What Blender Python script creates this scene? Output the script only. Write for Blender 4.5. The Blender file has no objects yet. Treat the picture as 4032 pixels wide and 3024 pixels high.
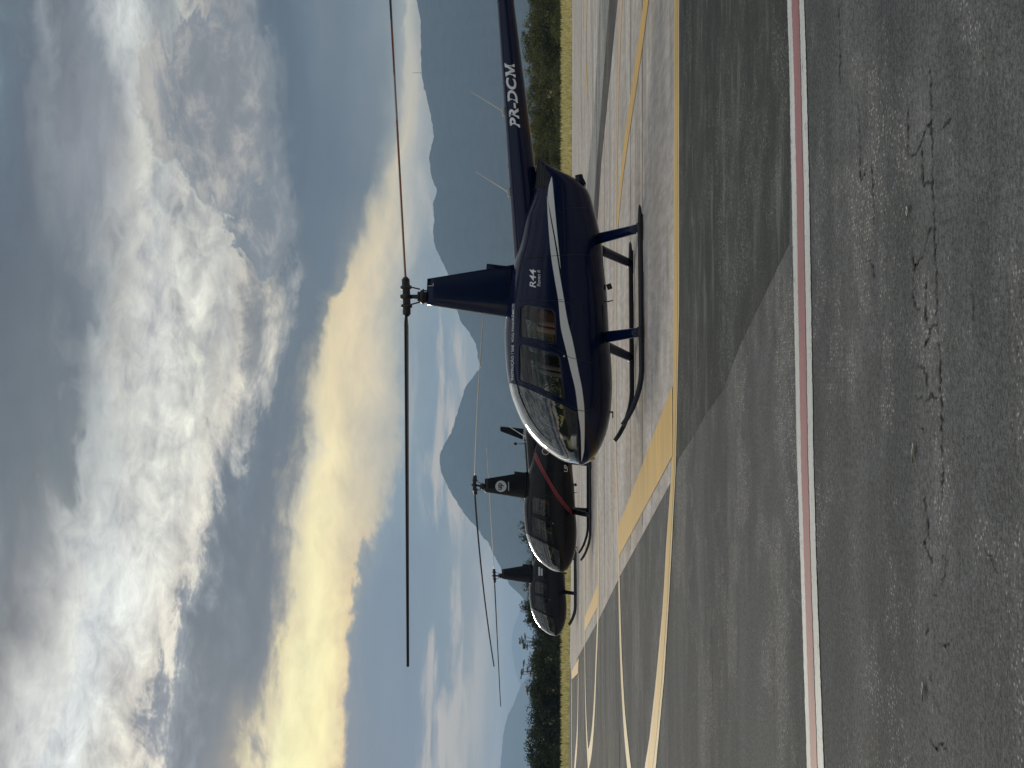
import bpy, bmesh, math, random
import numpy as np
from mathutils import Vector, Matrix
rnd = random.Random(7)
SC = bpy.context.scene
COL = SC.collection
R = math.radians

# ------------------------------------------------------------------ camera
CAM_H = 1.338
PITCH = math.atan((2135 - 2016) / 6058)
cam_d = bpy.data.cameras.new('camera')
cam = bpy.data.objects.new('camera', cam_d)
COL.objects.link(cam)
cp, sp = math.cos(PITCH), math.sin(PITCH)
fwd = Vector((0, cp, sp)); up = Vector((0, -sp, cp)); right = Vector((1, 0, 0))
# the phone was held on its side: picture-left is up
m = Matrix((-up, right, -fwd)).transposed().to_4x4()
m.translation = (0, 0, CAM_H)
cam.matrix_world = m
cam_d.sensor_fit = 'HORIZONTAL'
cam_d.sensor_width = 36
cam_d.lens = 36 * 6058 / 4032
cam_d.clip_start = 0.1
cam_d.clip_end = 60000
SC.camera = cam

# ------------------------------------------------------------------ colour management
SC.view_settings.view_transform = 'Standard'
SC.view_settings.look = 'None'
SC.view_settings.gamma = 1
SC.view_settings.exposure = 0.0
SC.view_settings.use_curve_mapping = False
SC.cycles.use_denoising = True
SC.cycles.max_bounces = 8
SC.cycles.transparent_max_bounces = 12
SC.cycles.volume_bounces = 2
SC.cycles.caustics_reflective = False
SC.cycles.caustics_refractive = False

def lin(c):
    o = []
    for x in c[:3]:
        x /= 255.0
        o.append(x / 12.92 if x <= 0.04045 else ((x + 0.055) / 1.055) ** 2.4)
    return (o[0], o[1], o[2], 1.0)

# ------------------------------------------------------------------ node helper
class NT:
    def __init__(s, tree):
        s.t = tree; s.n = tree.nodes; s.l = tree.links
    def add(s, typ, ins=None, **attrs):
        n = s.n.new(typ)
        for k, v in attrs.items():
            setattr(n, k, v)
        for k, v in (ins or {}).items():
            sock = n.inputs[k]
            if isinstance(v, bpy.types.NodeSocket):
                s.l.new(v, sock)
            else:
                sock.default_value = v
        return n
    def m(s, op, a, b=None, c=None, clamp=False):
        ins = {0: a}
        if b is not None: ins[1] = b
        if c is not None: ins[2] = c
        return s.add('ShaderNodeMath', ins, operation=op, use_clamp=clamp).outputs[0]
    def vm(s, op, a, b):
        return s.add('ShaderNodeVectorMath', {0: a, 1: b}, operation=op).outputs[0]
    def mix(s, f, a, b, blend='MIX'):
        n = s.n.new('ShaderNodeMix'); n.data_type = 'RGBA'; n.blend_type = blend
        for sock, v in ((n.inputs[0], f), (n.inputs[6], a), (n.inputs[7], b)):
            if isinstance(v, bpy.types.NodeSocket): s.l.new(v, sock)
            else: sock.default_value = v
        return n.outputs[2]
    def noise(s, vec, scale, detail=4, rough=0.5, dist=0.0, out=0):
        n = s.add('ShaderNodeTexNoise', {'Scale': scale, 'Detail': detail, 'Roughness': rough, 'Distortion': dist})
        if vec is not None: s.l.new(vec, n.inputs['Vector'])
        return n.outputs[out]
    def maprange(s, v, a, b, c=0.0, d=1.0, smooth=True):
        n = s.add('ShaderNodeMapRange', {0: v, 1: a, 2: b, 3: c, 4: d}, interpolation_type='SMOOTHSTEP' if smooth else 'LINEAR')
        return n.outputs[0]
    def ramp(s, fac, stops, interp='LINEAR'):
        n = s.add('ShaderNodeValToRGB', {0: fac})
        cr = n.color_ramp; cr.interpolation = interp
        stops = sorted(stops, key=lambda x: x[0])
        while len(cr.elements) < len(stops): cr.elements.new(0.5)
        for e, (p, c) in zip(cr.elements, stops):
            e.position = p
        for e, (p, c) in zip(cr.elements, stops):
            e.position = p; e.color = c
        return n.outputs[0]

# ------------------------------------------------------------------ sky
SKY_GAIN = 1.06
SUN_AZ, SUN_EL = R(-20), R(19)          # behind the cloud deck, left of the picture
W = bpy.data.worlds.new('World'); SC.world = W; W.use_nodes = True
T = NT(W.node_tree); T.n.clear()
tc = T.add('ShaderNodeTexCoord').outputs['Generated']
sx = T.add('ShaderNodeSeparateXYZ', {0: tc})
dx, dy, dz = sx.outputs
az = T.m('ARCTAN2', dx, dy)
el = T.m('MULTIPLY', T.m('ARCSINE', dz), 3323 / 1171)       # 1.0 is about 20 degrees up
st = T.vm('MULTIPLY', tc, (1.0, 1.0, 3.0))                  # clouds are flatter than they are wide
def nz(off, scale, det, rough, dist=0.0, stretch=3.0, lo=0.32, hi=0.68):
    # fractal noise over the sky's directions, spread to about -1..1
    v = T.vm('ADD', T.vm('MULTIPLY', tc, (1.0, 1.0, stretch)), off)
    return T.maprange(T.noise(v, scale, det, rough, dist), lo, hi, -1.0, 1.0, smooth=False)
n1 = nz((0, 0, 0), 6, 6, 0.58, 0.3, 2.6)
n2 = nz((5.2, 1.3, 9.1), 4, 5, 0.55)
n3 = nz((2.1, 7.7, 3.4), 42, 9, 0.66, 0.5, 1.9)
n4 = nz((9.1, 2.7, 1.4), 13, 9, 0.62, 0.7, 2.0)
n5 = nz((3.3, 6.1, 8.2), 9, 8, 0.62, 0.4, 7.0)             # long streaks
wamp = T.maprange(el, 0.15, 0.55, 0.012, 0.042)
elw = T.m('ADD', el, T.m('MULTIPLY', n1, wamp))
elw = T.m('ADD', elw, T.m('MULTIPLY', n4, T.maprange(el, 0.2, 0.6, 0.006, 0.030)))
elw = T.m('ADD', elw, T.m('MULTIPLY', n3, T.maprange(el, 0.2, 0.6, 0.004, 0.012)))
azw = T.m('ADD', az, T.m('ADD', T.m('MULTIPLY', n2, 0.030), T.m('MULTIPLY', n4, 0.012)))
# the three band edges (in 1/1171 of 20 degrees down from the top) where each column of the sky was noted
BND = [(560, 880, 915), (590, 825, 897), (600, 704, 866), (492, 640, 858), (436, 606, 783), (389, 562, 747)]
CAN = (0.42, 0.58, 0.76)
def canon(v, b):
    x = [0, b[0], b[1], b[2], 1171]; y = [0, CAN[0], CAN[1], CAN[2], 1.0]
    return float(np.interp(v, x, y))
def colm(pairs, i):
    out = []
    for x, c in pairs:
        p = canon(x / 2.016, BND[i]); k = 1.0
        if CAN[0] + .005 < p < CAN[1] - .01: k = 0.74          # the grey band is thick cloud
        if CAN[2] < p < 0.92: k = 0.78
        if CAN[1] + .02 < p < CAN[2] - .01: k = 1.07
        if p < 0.25 and max(c) < 146: k = 0.80
        out.append((p, tuple(q * k for q in lin(c)[:3]) + (1.0,)))
    return out
K0 = colm([(0,(135,150,160)),(100,(120,135,145)),(200,(115,125,135)),(300,(150,155,160)),(400,(122,128,134)),(500,(135,142,148)),(560,(195,198,198)),(650,(190,194,192)),(750,(150,155,158)),(850,(160,164,166)),(930,(220,219,208)),(1010,(170,170,166)),(1100,(140,145,150)),(1200,(105,120,135)),(1300,(98,115,132)),(1400,(100,118,135)),(1500,(128,139,149)),(1600,(125,138,150)),(1700,(152,162,166)),(1790,(202,200,182)),(1900,(190,192,182)),(2360,(170,182,186))], 0)
K1 = colm([(0,(112,125,138)),(150,(108,120,134)),(250,(120,128,138)),(350,(140,145,149)),(430,(140,143,150)),(520,(155,156,159)),(620,(178,178,176)),(700,(208,207,197)),(780,(170,174,175)),(850,(200,200,194)),(930,(160,162,162)),(1050,(222,218,202)),(1130,(205,199,182)),(1200,(140,145,150)),(1300,(100,116,132)),(1400,(98,115,132)),(1500,(102,118,134)),(1600,(122,132,141)),(1660,(166,165,154)),(1730,(222,210,178)),(1800,(196,195,184)),(1900,(180,190,190)),(2360,(165,180,186))], 1)
K2 = colm([(0,(105,115,125)),(150,(110,120,128)),(300,(115,123,132)),(430,(130,138,145)),(520,(172,175,174)),(600,(198,196,188)),(700,(212,212,207)),(800,(226,226,220)),(900,(218,218,208)),(1000,(204,204,198)),(1100,(222,217,202)),(1180,(160,160,158)),(1250,(115,128,140)),(1330,(110,124,138)),(1400,(165,164,152)),(1450,(242,224,176)),(1550,(240,221,178)),(1650,(224,210,176)),(1740,(196,193,178)),(1800,(168,181,184)),(1900,(142,166,182)),(2050,(165,184,190)),(2360,(165,180,186))], 2)
K3 = colm([(0,(112,122,132)),(150,(118,128,135)),(270,(135,142,145)),(330,(178,181,180)),(450,(200,203,200)),(550,(214,214,208)),(700,(228,228,218)),(800,(222,222,214)),(900,(228,225,213)),(960,(192,192,187)),(1020,(125,138,150)),(1100,(105,120,135)),(1200,(112,122,135)),(1250,(162,162,156)),(1320,(218,212,190)),(1400,(248,235,187)),(1500,(242,227,181)),(1620,(217,206,180)),(1720,(200,195,176)),(1755,(150,175,190)),(1850,(135,162,180)),(1940,(132,157,174)),(2050,(168,178,178)),(2360,(165,180,186))], 3)
K4 = colm([(0,(140,145,150)),(100,(135,138,142)),(200,(168,168,168)),(300,(208,208,203)),(450,(214,219,220)),(600,(224,226,222)),(750,(234,232,222)),(850,(237,232,217)),(885,(150,158,165)),(950,(120,130,142)),(1050,(105,118,130)),(1150,(128,135,145)),(1200,(184,179,168)),(1260,(242,230,182)),(1330,(254,247,192)),(1450,(252,237,180)),(1560,(240,217,166)),(1590,(150,160,170)),(1650,(125,148,170)),(1800,(122,145,168)),(1950,(125,152,170)),(2050,(155,165,168)),(2120,(175,178,172)),(2190,(165,178,180)),(2360,(165,180,186))], 4)
K5 = colm([(0,(165,165,165)),(100,(195,195,190)),(200,(217,220,217)),(350,(214,220,222)),(500,(224,226,220)),(650,(227,225,214)),(740,(217,212,202)),(790,(140,148,158)),(900,(118,128,142)),(1000,(140,145,150)),(1100,(178,173,163)),(1150,(227,217,182)),(1220,(252,247,197)),(1350,(255,250,187)),(1450,(255,242,182)),(1500,(242,217,162)),(1525,(140,150,165)),(1650,(122,142,165)),(1800,(118,138,165)),(1920,(130,150,168)),(1970,(160,165,165)),(2080,(170,175,172)),(2190,(160,178,185)),(2360,(165,180,186))], 5)
azp = [0.2445, 0.150, 0.051, -0.051, -0.150, -0.2445]
def edge(k):
    lo, hi = -0.30, 0.30
    f = T.maprange(azw, lo, hi, smooth=False)
    return T.m('MULTIPLY', T.add('ShaderNodeSeparateColor', {0: T.ramp(f, [((a_ - lo) / (hi - lo), (BND[i][k] / 1171,) * 3 + (1,)) for i, a_ in enumerate(azp)], 'B_SPLINE' if False else 'CARDINAL')}).outputs[0], 1.0)
e1, e2, e3 = edge(0), edge(1), edge(2)
vd = T.m('SUBTRACT', 1.0, elw)
def seg(v, lo, hi, amt):
    return T.m('MULTIPLY', T.m('DIVIDE', T.m('SUBTRACT', v, lo), T.m('SUBTRACT', hi, lo), clamp=True), amt)
cv = T.m('ADD', T.m('ADD', seg(vd, 0.0, e1, CAN[0]), seg(vd, e1, e2, CAN[1] - CAN[0])), T.m('ADD', seg(vd, e2, e3, CAN[2] - CAN[1]), seg(vd, e3, 1.0, 1 - CAN[2])))
cols = [T.ramp(cv, k) for k in (K0, K1, K2, K3, K4, K5)]
# from the left of the picture to the right; further round it fades to the dull deck
sky = T.mix(T.maprange(azw, -1.2, -0.42), cols[1], cols[5])
for i in (4, 3, 2, 1, 0):
    sky = T.mix(T.maprange(azw, azp[i + 1], azp[i], smooth=False), sky, cols[i])
# overhead the deck goes on as grey and white patches
ov = T.mix(T.maprange(T.m('ADD', n1, T.m('MULTIPLY', n4, 0.35)), -1.1, 1.1), lin((118, 128, 138)), lin((212, 213, 209)))
sky = T.mix(T.maprange(elw, 0.97, 1.25), sky, ov)
# billows inside the bright clouds, streaks in the grey bands
bw = T.add('ShaderNodeRGBToBW', {0: sky}).outputs[0]
bil = T.m('ADD', T.m('MULTIPLY', n4, 0.30), T.m('MULTIPLY', n3, 0.26))
bil = T.m('MULTIPLY', bil, T.maprange(el, 0.40, 0.60, 0.22, 1.0))
bil = T.m('MULTIPLY', bil, T.maprange(el, 1.7, 1.1, 0.3, 1.0))
bil = T.m('MULTIPLY', bil, T.maprange(bw, 0.20, 0.42, 0.28, 1.0))
gain = T.m('MAXIMUM', T.m('ADD', T.m('ADD', 1.0, bil), T.m('MULTIPLY', n5, 0.07)), 0.2)
g2 = T.m('ADD', T.m('MULTIPLY', gain, 0.88), 0.12)
sky = T.mix(1.0, sky, T.add('ShaderNodeCombineColor', {0: gain, 1: gain, 2: g2}).outputs[0], 'MULTIPLY')
# heaped grey clouds with crisp rims
def heap(ca, ce, ra, re, col_lo, col_hi, sky):
    a = T.m('DIVIDE', T.m('SUBTRACT', az, ca), ra)
    e = T.m('DIVIDE', T.m('SUBTRACT', el, ce), re)
    d = T.m('SQRT', T.m('ADD', T.m('MULTIPLY', a, a), T.m('MULTIPLY', e, e)))
    f = T.m('ADD', T.m('SUBTRACT', 1.0, d), T.m('MULTIPLY', n4, 0.42))
    f = T.m('ADD', f, T.m('MULTIPLY', n3, 0.16))
    mask = T.m('MULTIPLY', T.maprange(f, 0.0, 0.16), T.maprange(e, -1.0, -0.2))
    rim = T.mix(T.maprange(f, 0.0, 0.5), col_hi, col_lo)
    rim = T.mix(T.maprange(T.m('ADD', n4, T.m('MULTIPLY', n3, 0.6)), -0.3, 1.1, 0.0, 0.8), rim, lin((186, 182, 174)))
    g_ = T.m('ADD', 1.0, T.m('ADD', T.m('MULTIPLY', n3, 0.13), T.m('MULTIPLY', n4, 0.12)))
    rim = T.mix(1.0, rim, T.add('ShaderNodeCombineColor', {0: g_, 1: g_, 2: g_}).outputs[0], 'MULTIPLY')
    return T.mix(mask, sky, rim)
sky = heap(0.185, 0.565, 0.075, 0.12, lin((140, 143, 147)), lin((138, 144, 150)), sky)
sky = heap(0.100, 0.500, 0.042, 0.075, lin((132, 138, 145)), lin((130, 138, 146)), sky)
sky = T.add('ShaderNodeGamma', {0: sky, 1: 1.16}).outputs[0]
sky = T.mix(T.maprange(el, 0.85, 0.5), sky, T.mix(1.0, sky, (1.06, 1.03, 1.0, 1), 'MULTIPLY'))
low = T.maprange(el, 0.26, 0.04)
sky = T.mix(low, sky, T.mix(1.0, sky, (1.62, 1.34, 1.12, 1), 'MULTIPLY'))
wisp = T.m('MULTIPLY', T.m('MULTIPLY', T.maprange(T.m('ADD', n5, T.m('MULTIPLY', n1, 0.5)), -0.1, 0.7, 0.0, 0.75), T.maprange(el, 0.02, 0.10)), T.maprange(el, 0.27, 0.18))
sky = T.mix(wisp, sky, (0.80, 0.66, 0.50, 1))
nish = T.add('ShaderNodeTexSky', sky_type='NISHITA', sun_disc=False, sun_elevation=SUN_EL, sun_rotation=SUN_AZ,
             air_density=1.0, dust_density=2.0, ozone_density=1.0)
b1 = T.add('ShaderNodeBackground', {'Color': nish.outputs[0], 'Strength': 0.10})
b2 = T.add('ShaderNodeBackground', {'Color': sky, 'Strength': SKY_GAIN})
mx = T.add('ShaderNodeMixShader', {0: 0.975, 1: b1.outputs[0], 2: b2.outputs[0]})
T.add('ShaderNodeOutputWorld', {'Surface': mx.outputs[0]})

# ------------------------------------------------------------------ sun, softened by the cloud
sun_d = bpy.data.lights.new('sun', 'SUN'); sun_d.energy = 1.5; sun_d.angle = R(11); sun_d.color = (1.0, 0.90, 0.72)
sun = bpy.data.objects.new('sun', sun_d); COL.objects.link(sun)
sv = Vector((math.sin(SUN_AZ) * math.cos(SUN_EL), math.cos(SUN_AZ) * math.cos(SUN_EL), math.sin(SUN_EL)))
sun.rotation_euler = (-sv).to_track_quat('-Z', 'Y').to_euler()

# ================================================================== materials
def mat(name):
    mm = bpy.data.materials.new(name); mm.use_nodes = True
    t = NT(mm.node_tree)
    b = t.n['Principled BSDF']
    return mm, t, b
def setin(b, **kw):
    for k, v in kw.items():
        s = b.inputs[k.replace('_', ' ')]
        s.default_value = v
def plain(name, col, rough=0.5, metal=0.0, coat=0.0, spec=0.5, var=0.12, scale=6.0, bump=0.0):
    mm, t, b = mat(name)
    tcn = t.add('ShaderNodeTexCoord').outputs['Object']
    n = t.noise(tcn, scale, 5, 0.6)
    c = (col[0], col[1], col[2], 1)
    lo = tuple(x * (1 - var) for x in col[:3]) + (1,)
    hi = tuple(min(1, x * (1 + var)) for x in col[:3]) + (1,)
    t.l.new(t.mix(n, lo, hi), b.inputs['Base Color'])
    t.l.new(t.maprange(n, 0.2, 0.8, max(0.02, rough - 0.06), min(1, rough + 0.06)), b.inputs['Roughness'])
    setin(b, Metallic=metal, Coat_Weight=coat, Specular_IOR_Level=spec)
    b.inputs['Coat Roughness'].default_value = 0.04
    if bump:
        bp = t.add('ShaderNodeBump', {'Strength': bump, 'Distance': 0.01, 'Height': t.noise(tcn, scale * 6, 4)})
        t.l.new(bp.outputs[0], b.inputs['Normal'])
    return mm

def asphalt(name, base, agg, agg_amt, seed, rough=0.86, streak=0.0, spec=0.08):
    mm, t, b = mat(name)
    co = t.vm('ADD', t.add('ShaderNodeTexCoord').outputs['Object'], (seed, seed * 1.7, 0))
    sp_ = lambda v, lo, hi: t.maprange(v, lo, hi, 0.0, 1.0)
    big = t.noise(co, 0.45, 5, 0.62)
    mid = t.noise(co, 2.6, 6, 0.68)
    grit = t.noise(co, 38, 4, 0.8)
    fine = t.noise(co, 130, 3, 0.8)
    stn = t.noise(t.vm('MULTIPLY', co, (0.45, 1.7, 1.0)), 1.5, 8, 0.72)
    # stones of 1-2 cm showing where the binder has worn away
    vor = t.add('ShaderNodeTexVoronoi', {'Scale': 60.0, 'Vector': co, 'Randomness': 1.0})
    stone = t.maprange(vor.outputs['Distance'], 0.50, 0.22)
    vsep = t.add('ShaderNodeSeparateColor', {0: vor.outputs['Color']})
    worn = t.maprange(t.m('ADD', t.m('MULTIPLY', big, 0.62), t.m('MULTIPLY', mid, 0.38)), 0.47, 0.57)
    pick = t.maprange(vsep.outputs[0], t.m('SUBTRACT', 0.90, t.m('MULTIPLY', worn, 0.62)), 1.0)
    sm = t.m('MULTIPLY', t.m('MULTIPLY', stone, pick), t.m('ADD', 0.20 * agg_amt, t.m('MULTIPLY', worn, agg_amt)), clamp=True)
    k = lambda f, tint=(1, 1, 1): tuple(x * f * y for x, y in zip(base, tint)) + (1,)
    c = t.mix(sp_(mid, 0.28, 0.72), k(0.80), k(1.20))
    c = t.mix(sp_(grit, 0.36, 0.64), t.mix(1.0, c, (0.62, 0.62, 0.62, 1), 'MULTIPLY'), t.mix(1.0, c, (1.28, 1.27, 1.25, 1), 'MULTIPLY'))
    c = t.mix(sp_(fine, 0.38, 0.62), t.mix(1.0, c, (0.72, 0.72, 0.72, 1), 'MULTIPLY'), t.mix(1.0, c, (1.22, 1.22, 1.22, 1), 'MULTIPLY'))
    c = t.mix(t.m('MULTIPLY', worn, 0.45), c, t.mix(1.0, c, (1.38, 1.30, 1.24, 1), 'MULTIPLY'))
    lane = t.noise(t.vm('MULTIPLY', co, (0.16, 0.9, 1.0)), 0.8, 6, 0.6)         # rolled strips and wheel tracks
    c = t.mix(t.maprange(lane, 0.40, 0.60, 0.0, 1.0), t.mix(1.0, c, (0.80, 0.81, 0.82, 1), 'MULTIPLY'), t.mix(1.0, c, (1.16, 1.15, 1.13, 1), 'MULTIPLY'))
    oil = t.noise(co, 0.9, 3, 0.5, 0.4)
    c = t.mix(t.maprange(oil, 0.66, 0.74, 0.0, 0.45), c, t.mix(1.0, c, (0.55, 0.55, 0.56, 1), 'MULTIPLY'))
    if streak:
        c = t.mix(t.maprange(stn, 0.53, 0.66, 0.0, streak), c, k(2.1, (1.05, 1.0, 0.95)))
        c = t.mix(t.maprange(stn, 0.45, 0.32, 0.0, streak * 0.6), c, k(0.62))
    c = t.mix(sm, c, agg + (1,))
    t.l.new(c, b.inputs['Base Color'])
    t.l.new(t.maprange(mid, 0.2, 0.8, rough - 0.07, min(1.0, rough + 0.1)), b.inputs['Roughness'])
    h = t.m('ADD', t.m('MULTIPLY', stone, 0.5), t.m('ADD', t.m('MULTIPLY', fine, 0.5), t.m('MULTIPLY', grit, 0.6)))
    bp = t.add('ShaderNodeBump', {'Strength': 0.8, 'Distance': 0.006, 'Height': h})
    t.l.new(bp.outputs[0], b.inputs['Normal'])
    setin(b, Specular_IOR_Level=spec)
    return mm
M_ASPH = asphalt('asphalt_grey', (0.142, 0.146, 0.152), (0.55, 0.52, 0.48), 0.95, 0.0, streak=0.10)
M_ASPH_D = asphalt('asphalt_dark', (0.074, 0.080, 0.080), (0.40, 0.43, 0.36), 0.8, 31.0, streak=0.85)
M_ASPH_O = asphalt('asphalt_old', (0.15, 0.148, 0.142), (0.36, 0.34, 0.31), 0.5, 57.0, streak=0.8)
M_LANE = asphalt('asphalt_lane', (0.115, 0.115, 0.115), (0.3, 0.3, 0.28), 0.2, 77.0, streak=0.25)
M_LANE_L = asphalt('asphalt_pale', (0.34, 0.34, 0.335), (0.4, 0.4, 0.38), 0.2, 93.0, streak=0.2)

def concrete(name, base, seed):
    mm, t, b = mat(name)
    co = t.vm('ADD', t.add('ShaderNodeTexCoord').outputs['Object'], (seed, seed, 0))
    stn = t.noise(t.vm('MULTIPLY', co, (0.35, 0.9, 1.0)), 0.9, 9, 0.70)
    st2 = t.noise(t.vm('MULTIPLY', co, (0.5, 2.4, 1.0)), 1.1, 8, 0.70)
    big = t.noise(co, 0.16, 5, 0.6)
    fine = t.noise(co, 14, 7, 0.8)
    k = lambda tint: tuple(x * y for x, y in zip(base, tint)) + (1,)
    c = t.mix(t.maprange(stn, 0.34, 0.66), k((0.66, 0.635, 0.61)), k((1.15, 1.15, 1.16)))
    c = t.mix(t.maprange(big, 0.45, 0.62, 0.0, 0.55), c, k((0.92, 0.80, 0.70)))
    c = t.mix(t.maprange(st2, 0.54, 0.66, 0.0, 0.50), c, k((0.56, 0.53, 0.51)))
    mot = t.noise(t.vm('MULTIPLY', co, (5.0, 0.7, 1.0)), 1.6, 6, 0.75)
    c = t.mix(t.maprange(mot, 0.38, 0.62), t.mix(1.0, c, (0.84, 0.84, 0.84, 1), 'MULTIPLY'), t.mix(1.0, c, (1.10, 1.10, 1.10, 1), 'MULTIPLY'))
    c = t.mix(t.maprange(fine, 0.45, 0.66, 0.0, 0.25), c, k((0.70, 0.69, 0.68)))
    rust = t.noise(t.vm('MULTIPLY', t.vm('ADD', co, (40, 11, 0)), (0.10, 0.35, 1.0)), 1.0, 6, 0.65)
    c = t.mix(t.maprange(rust, 0.60, 0.70, 0.0, 0.45), c, k((0.86, 0.62, 0.44)))
    t.l.new(c, b.inputs['Base Color'])
    setin(b, Roughness=0.85, Specular_IOR_Level=0.3)
    bp = t.add('ShaderNodeBump', {'Strength': 0.3, 'Distance': 0.004, 'Height': fine})
    t.l.new(bp.outputs[0], b.inputs['Normal'])
    return mm
M_CONC = concrete('concrete', (0.58, 0.532, 0.495), 0.0)

def paint_line(name, col, wear, under=(0.16, 0.155, 0.15)):
    mm, t, b = mat(name)
    co = t.add('ShaderNodeTexCoord').outputs['Object']
    n = t.noise(co, 9, 8, 0.72); f = t.noise(co, 70, 4, 0.7)
    g = t.noise(t.vm('MULTIPLY', co, (0.3, 2.0, 1)), 2.0, 6, 0.65)
    hole = t.maprange(t.m('ADD', t.m('MULTIPLY', n, 0.6), t.m('MULTIPLY', f, 0.4)), 0.64 - wear * 0.16, 0.70 - wear * 0.10)
    c = t.mix(t.maprange(g, 0.3, 0.7), tuple(x * 0.80 for x in col) + (1,), tuple(min(1, x * 1.08) for x in col) + (1,))
    c = t.mix(t.maprange(f, 0.35, 0.75, 0.0, 0.35), c, tuple(x * 0.7 for x in col) + (1,))
    c = t.mix(t.m('MULTIPLY', hole, 0.75), c, under + (1,))
    t.l.new(c, b.inputs['Base Color'])
    setin(b, Roughness=0.65)
    bp = t.add('ShaderNodeBump', {'Strength': 0.25, 'Distance': 0.003, 'Height': f})
    t.l.new(bp.outputs[0], b.inputs['Normal'])
    return mm
M_YEL = paint_line('paint_yellow', (0.78, 0.48, 0.125), 0.35)
M_CREAM = paint_line('paint_faded', (0.78, 0.60, 0.31), 0.4)
M_PINK = paint_line('paint_thin', (0.74, 0.52, 0.29), 0.5, (0.4, 0.37, 0.34))
M_WHITE = paint_line('paint_white', (0.74, 0.74, 0.71), 0.65)
M_RED = paint_line('paint_red', (0.40, 0.155, 0.165), 0.65)
M_CRACK = plain('crack_dark', (0.018, 0.018, 0.018), 0.95)

def bodypaint(name, col, rough=0.18):
    return plain(name, col, rough, coat=0.0, spec=0.34, var=0.10, scale=3.0)
M_NAVY = bodypaint('paint_navy', (0.0006, 0.0062, 0.038), 0.14)
M_BLACKP = bodypaint('paint_black', (0.003, 0.003, 0.005), 0.18)
M_DARKB = bodypaint('paint_charcoal', (0.005, 0.006, 0.011), 0.20)
M_SILV = plain('stripe_silver', (0.78, 0.79, 0.80), 0.35, spec=0.5, var=0.06)
M_REDST = plain('stripe_red', (0.30, 0.030, 0.035), 0.35)
M_REDDK = plain('stripe_dark_red', (0.10, 0.006, 0.010), 0.35)
M_TEXT = plain('lettering_white', (0.84, 0.86, 0.90), 0.4, var=0.04)
M_TEXTG = plain('lettering_grey', (0.58, 0.61, 0.65), 0.4, var=0.04)
M_RUB = plain('rubber_black', (0.012, 0.012, 0.013), 0.65)
M_STEEL = plain('steel_dark', (0.035, 0.033, 0.034), 0.42, metal=0.3, var=0.3, scale=30)
M_SKID = plain('skid_paint', (0.010, 0.013, 0.022), 0.38)
M_BLADE_D = plain('blade_dark', (0.016, 0.010, 0.014), 0.5)
M_BLADE_O = plain('blade_orange', (0.26, 0.085, 0.035), 0.45)
M_BLADE_G = plain('blade_grey', (0.36, 0.36, 0.38), 0.45)
M_BLADE_LIT = plain('blade_skylit_tan', (0.62, 0.56, 0.47), 0.45)  # tan stands in for sky light on the far helicopters' right blades
M_ANT = plain('antenna_white', (0.62, 0.64, 0.62), 0.5)
M_LEATH = plain('leather_brown', (0.36, 0.15, 0.07), 0.85, spec=0.1, var=0.25, scale=9, bump=0.3)
M_LEATHR = plain('leather_red', (0.22, 0.05, 0.035), 0.85, spec=0.1, var=0.25, scale=9, bump=0.3)
M_LEATHK = plain('leather_black', (0.014, 0.013, 0.012), 0.85, spec=0.1, var=0.2, scale=9, bump=0.3)
M_LINER = plain('cabin_liner', (0.10, 0.095, 0.09), 0.8)
M_TAN = plain('belt_cloth', (0.12, 0.105, 0.085), 0.8)
M_LENS = plain('lens_red', (0.12, 0.01, 0.01), 0.2)
M_LIGHTG = plain('lens_clear', (0.55, 0.55, 0.5), 0.15)

def glass(name, tint, refl=1.0):
    mm, t, b = mat(name)
    t.n.remove(b)
    out = [x for x in t.n if x.type == 'OUTPUT_MATERIAL'][0]
    tr = t.add('ShaderNodeBsdfTransparent', {'Color': tint + (1,)})
    co = t.add('ShaderNodeTexCoord').outputs['Object']
    nz = t.noise(co, 5.0, 4, 0.6)
    gl = t.add('ShaderNodeBsdfGlossy', {'Color': (1, 1, 1, 1), 'Roughness': t.maprange(nz, 0.3, 0.7, 0.015, 0.06)})
    fr = t.add('ShaderNodeFresnel', {'IOR': 1.52})
    f = t.m('MULTIPLY', fr.outputs[0], refl, clamp=True)
    mxs = t.add('ShaderNodeMixShader', {0: f, 1: tr.outputs[0], 2: gl.outputs[0]})
    t.l.new(mxs.outputs[0], out.inputs['Surface'])
    return mm
M_GLASS = glass('window_glass', (0.62, 0.64, 0.65), 1.3)
M_WSH = glass('windshield_glass', (0.66, 0.68, 0.69), 3.2)

def leafmat(name, lo, hi):
    mm, t, b = mat(name)
    t.n.remove(b)
    out = [x for x in t.n if x.type == 'OUTPUT_MATERIAL'][0]
    oi = t.add('ShaderNodeObjectInfo').outputs['Random']
    geo = t.add('ShaderNodeNewGeometry')
    rpi = geo.outputs['Random Per Island']
    n = t.noise(t.add('ShaderNodeTexCoord').outputs['Object'], 0.9, 4, 0.6)
    f = t.m('ADD', t.m('MULTIPLY', rpi, 0.45), t.m('ADD', t.m('MULTIPLY', n, 0.5), t.m('MULTIPLY', oi, 0.25)))
    c = t.mix(t.maprange(f, 0.3, 0.9), lo + (1,), hi + (1,))
    d = t.add('ShaderNodeBsdfPrincipled', {'Base Color': c, 'Roughness': 0.6})
    tl = t.add('ShaderNodeBsdfTranslucent', {'Color': c})
    mxs = t.add('ShaderNodeMixShader', {0: 0.28, 1: d.outputs[0], 2: tl.outputs[0]})
    t.l.new(mxs.outputs[0], out.inputs['Surface'])
    return mm
M_LEAF_A = leafmat('leaves_deep', (0.012, 0.022, 0.006), (0.048, 0.066, 0.016))
M_LEAF_B = leafmat('leaves_olive', (0.040, 0.054, 0.013), (0.22, 0.22, 0.058))
M_LEAF_C = leafmat('leaves_pale', (0.05, 0.06, 0.03), (0.12, 0.13, 0.06))
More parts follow.
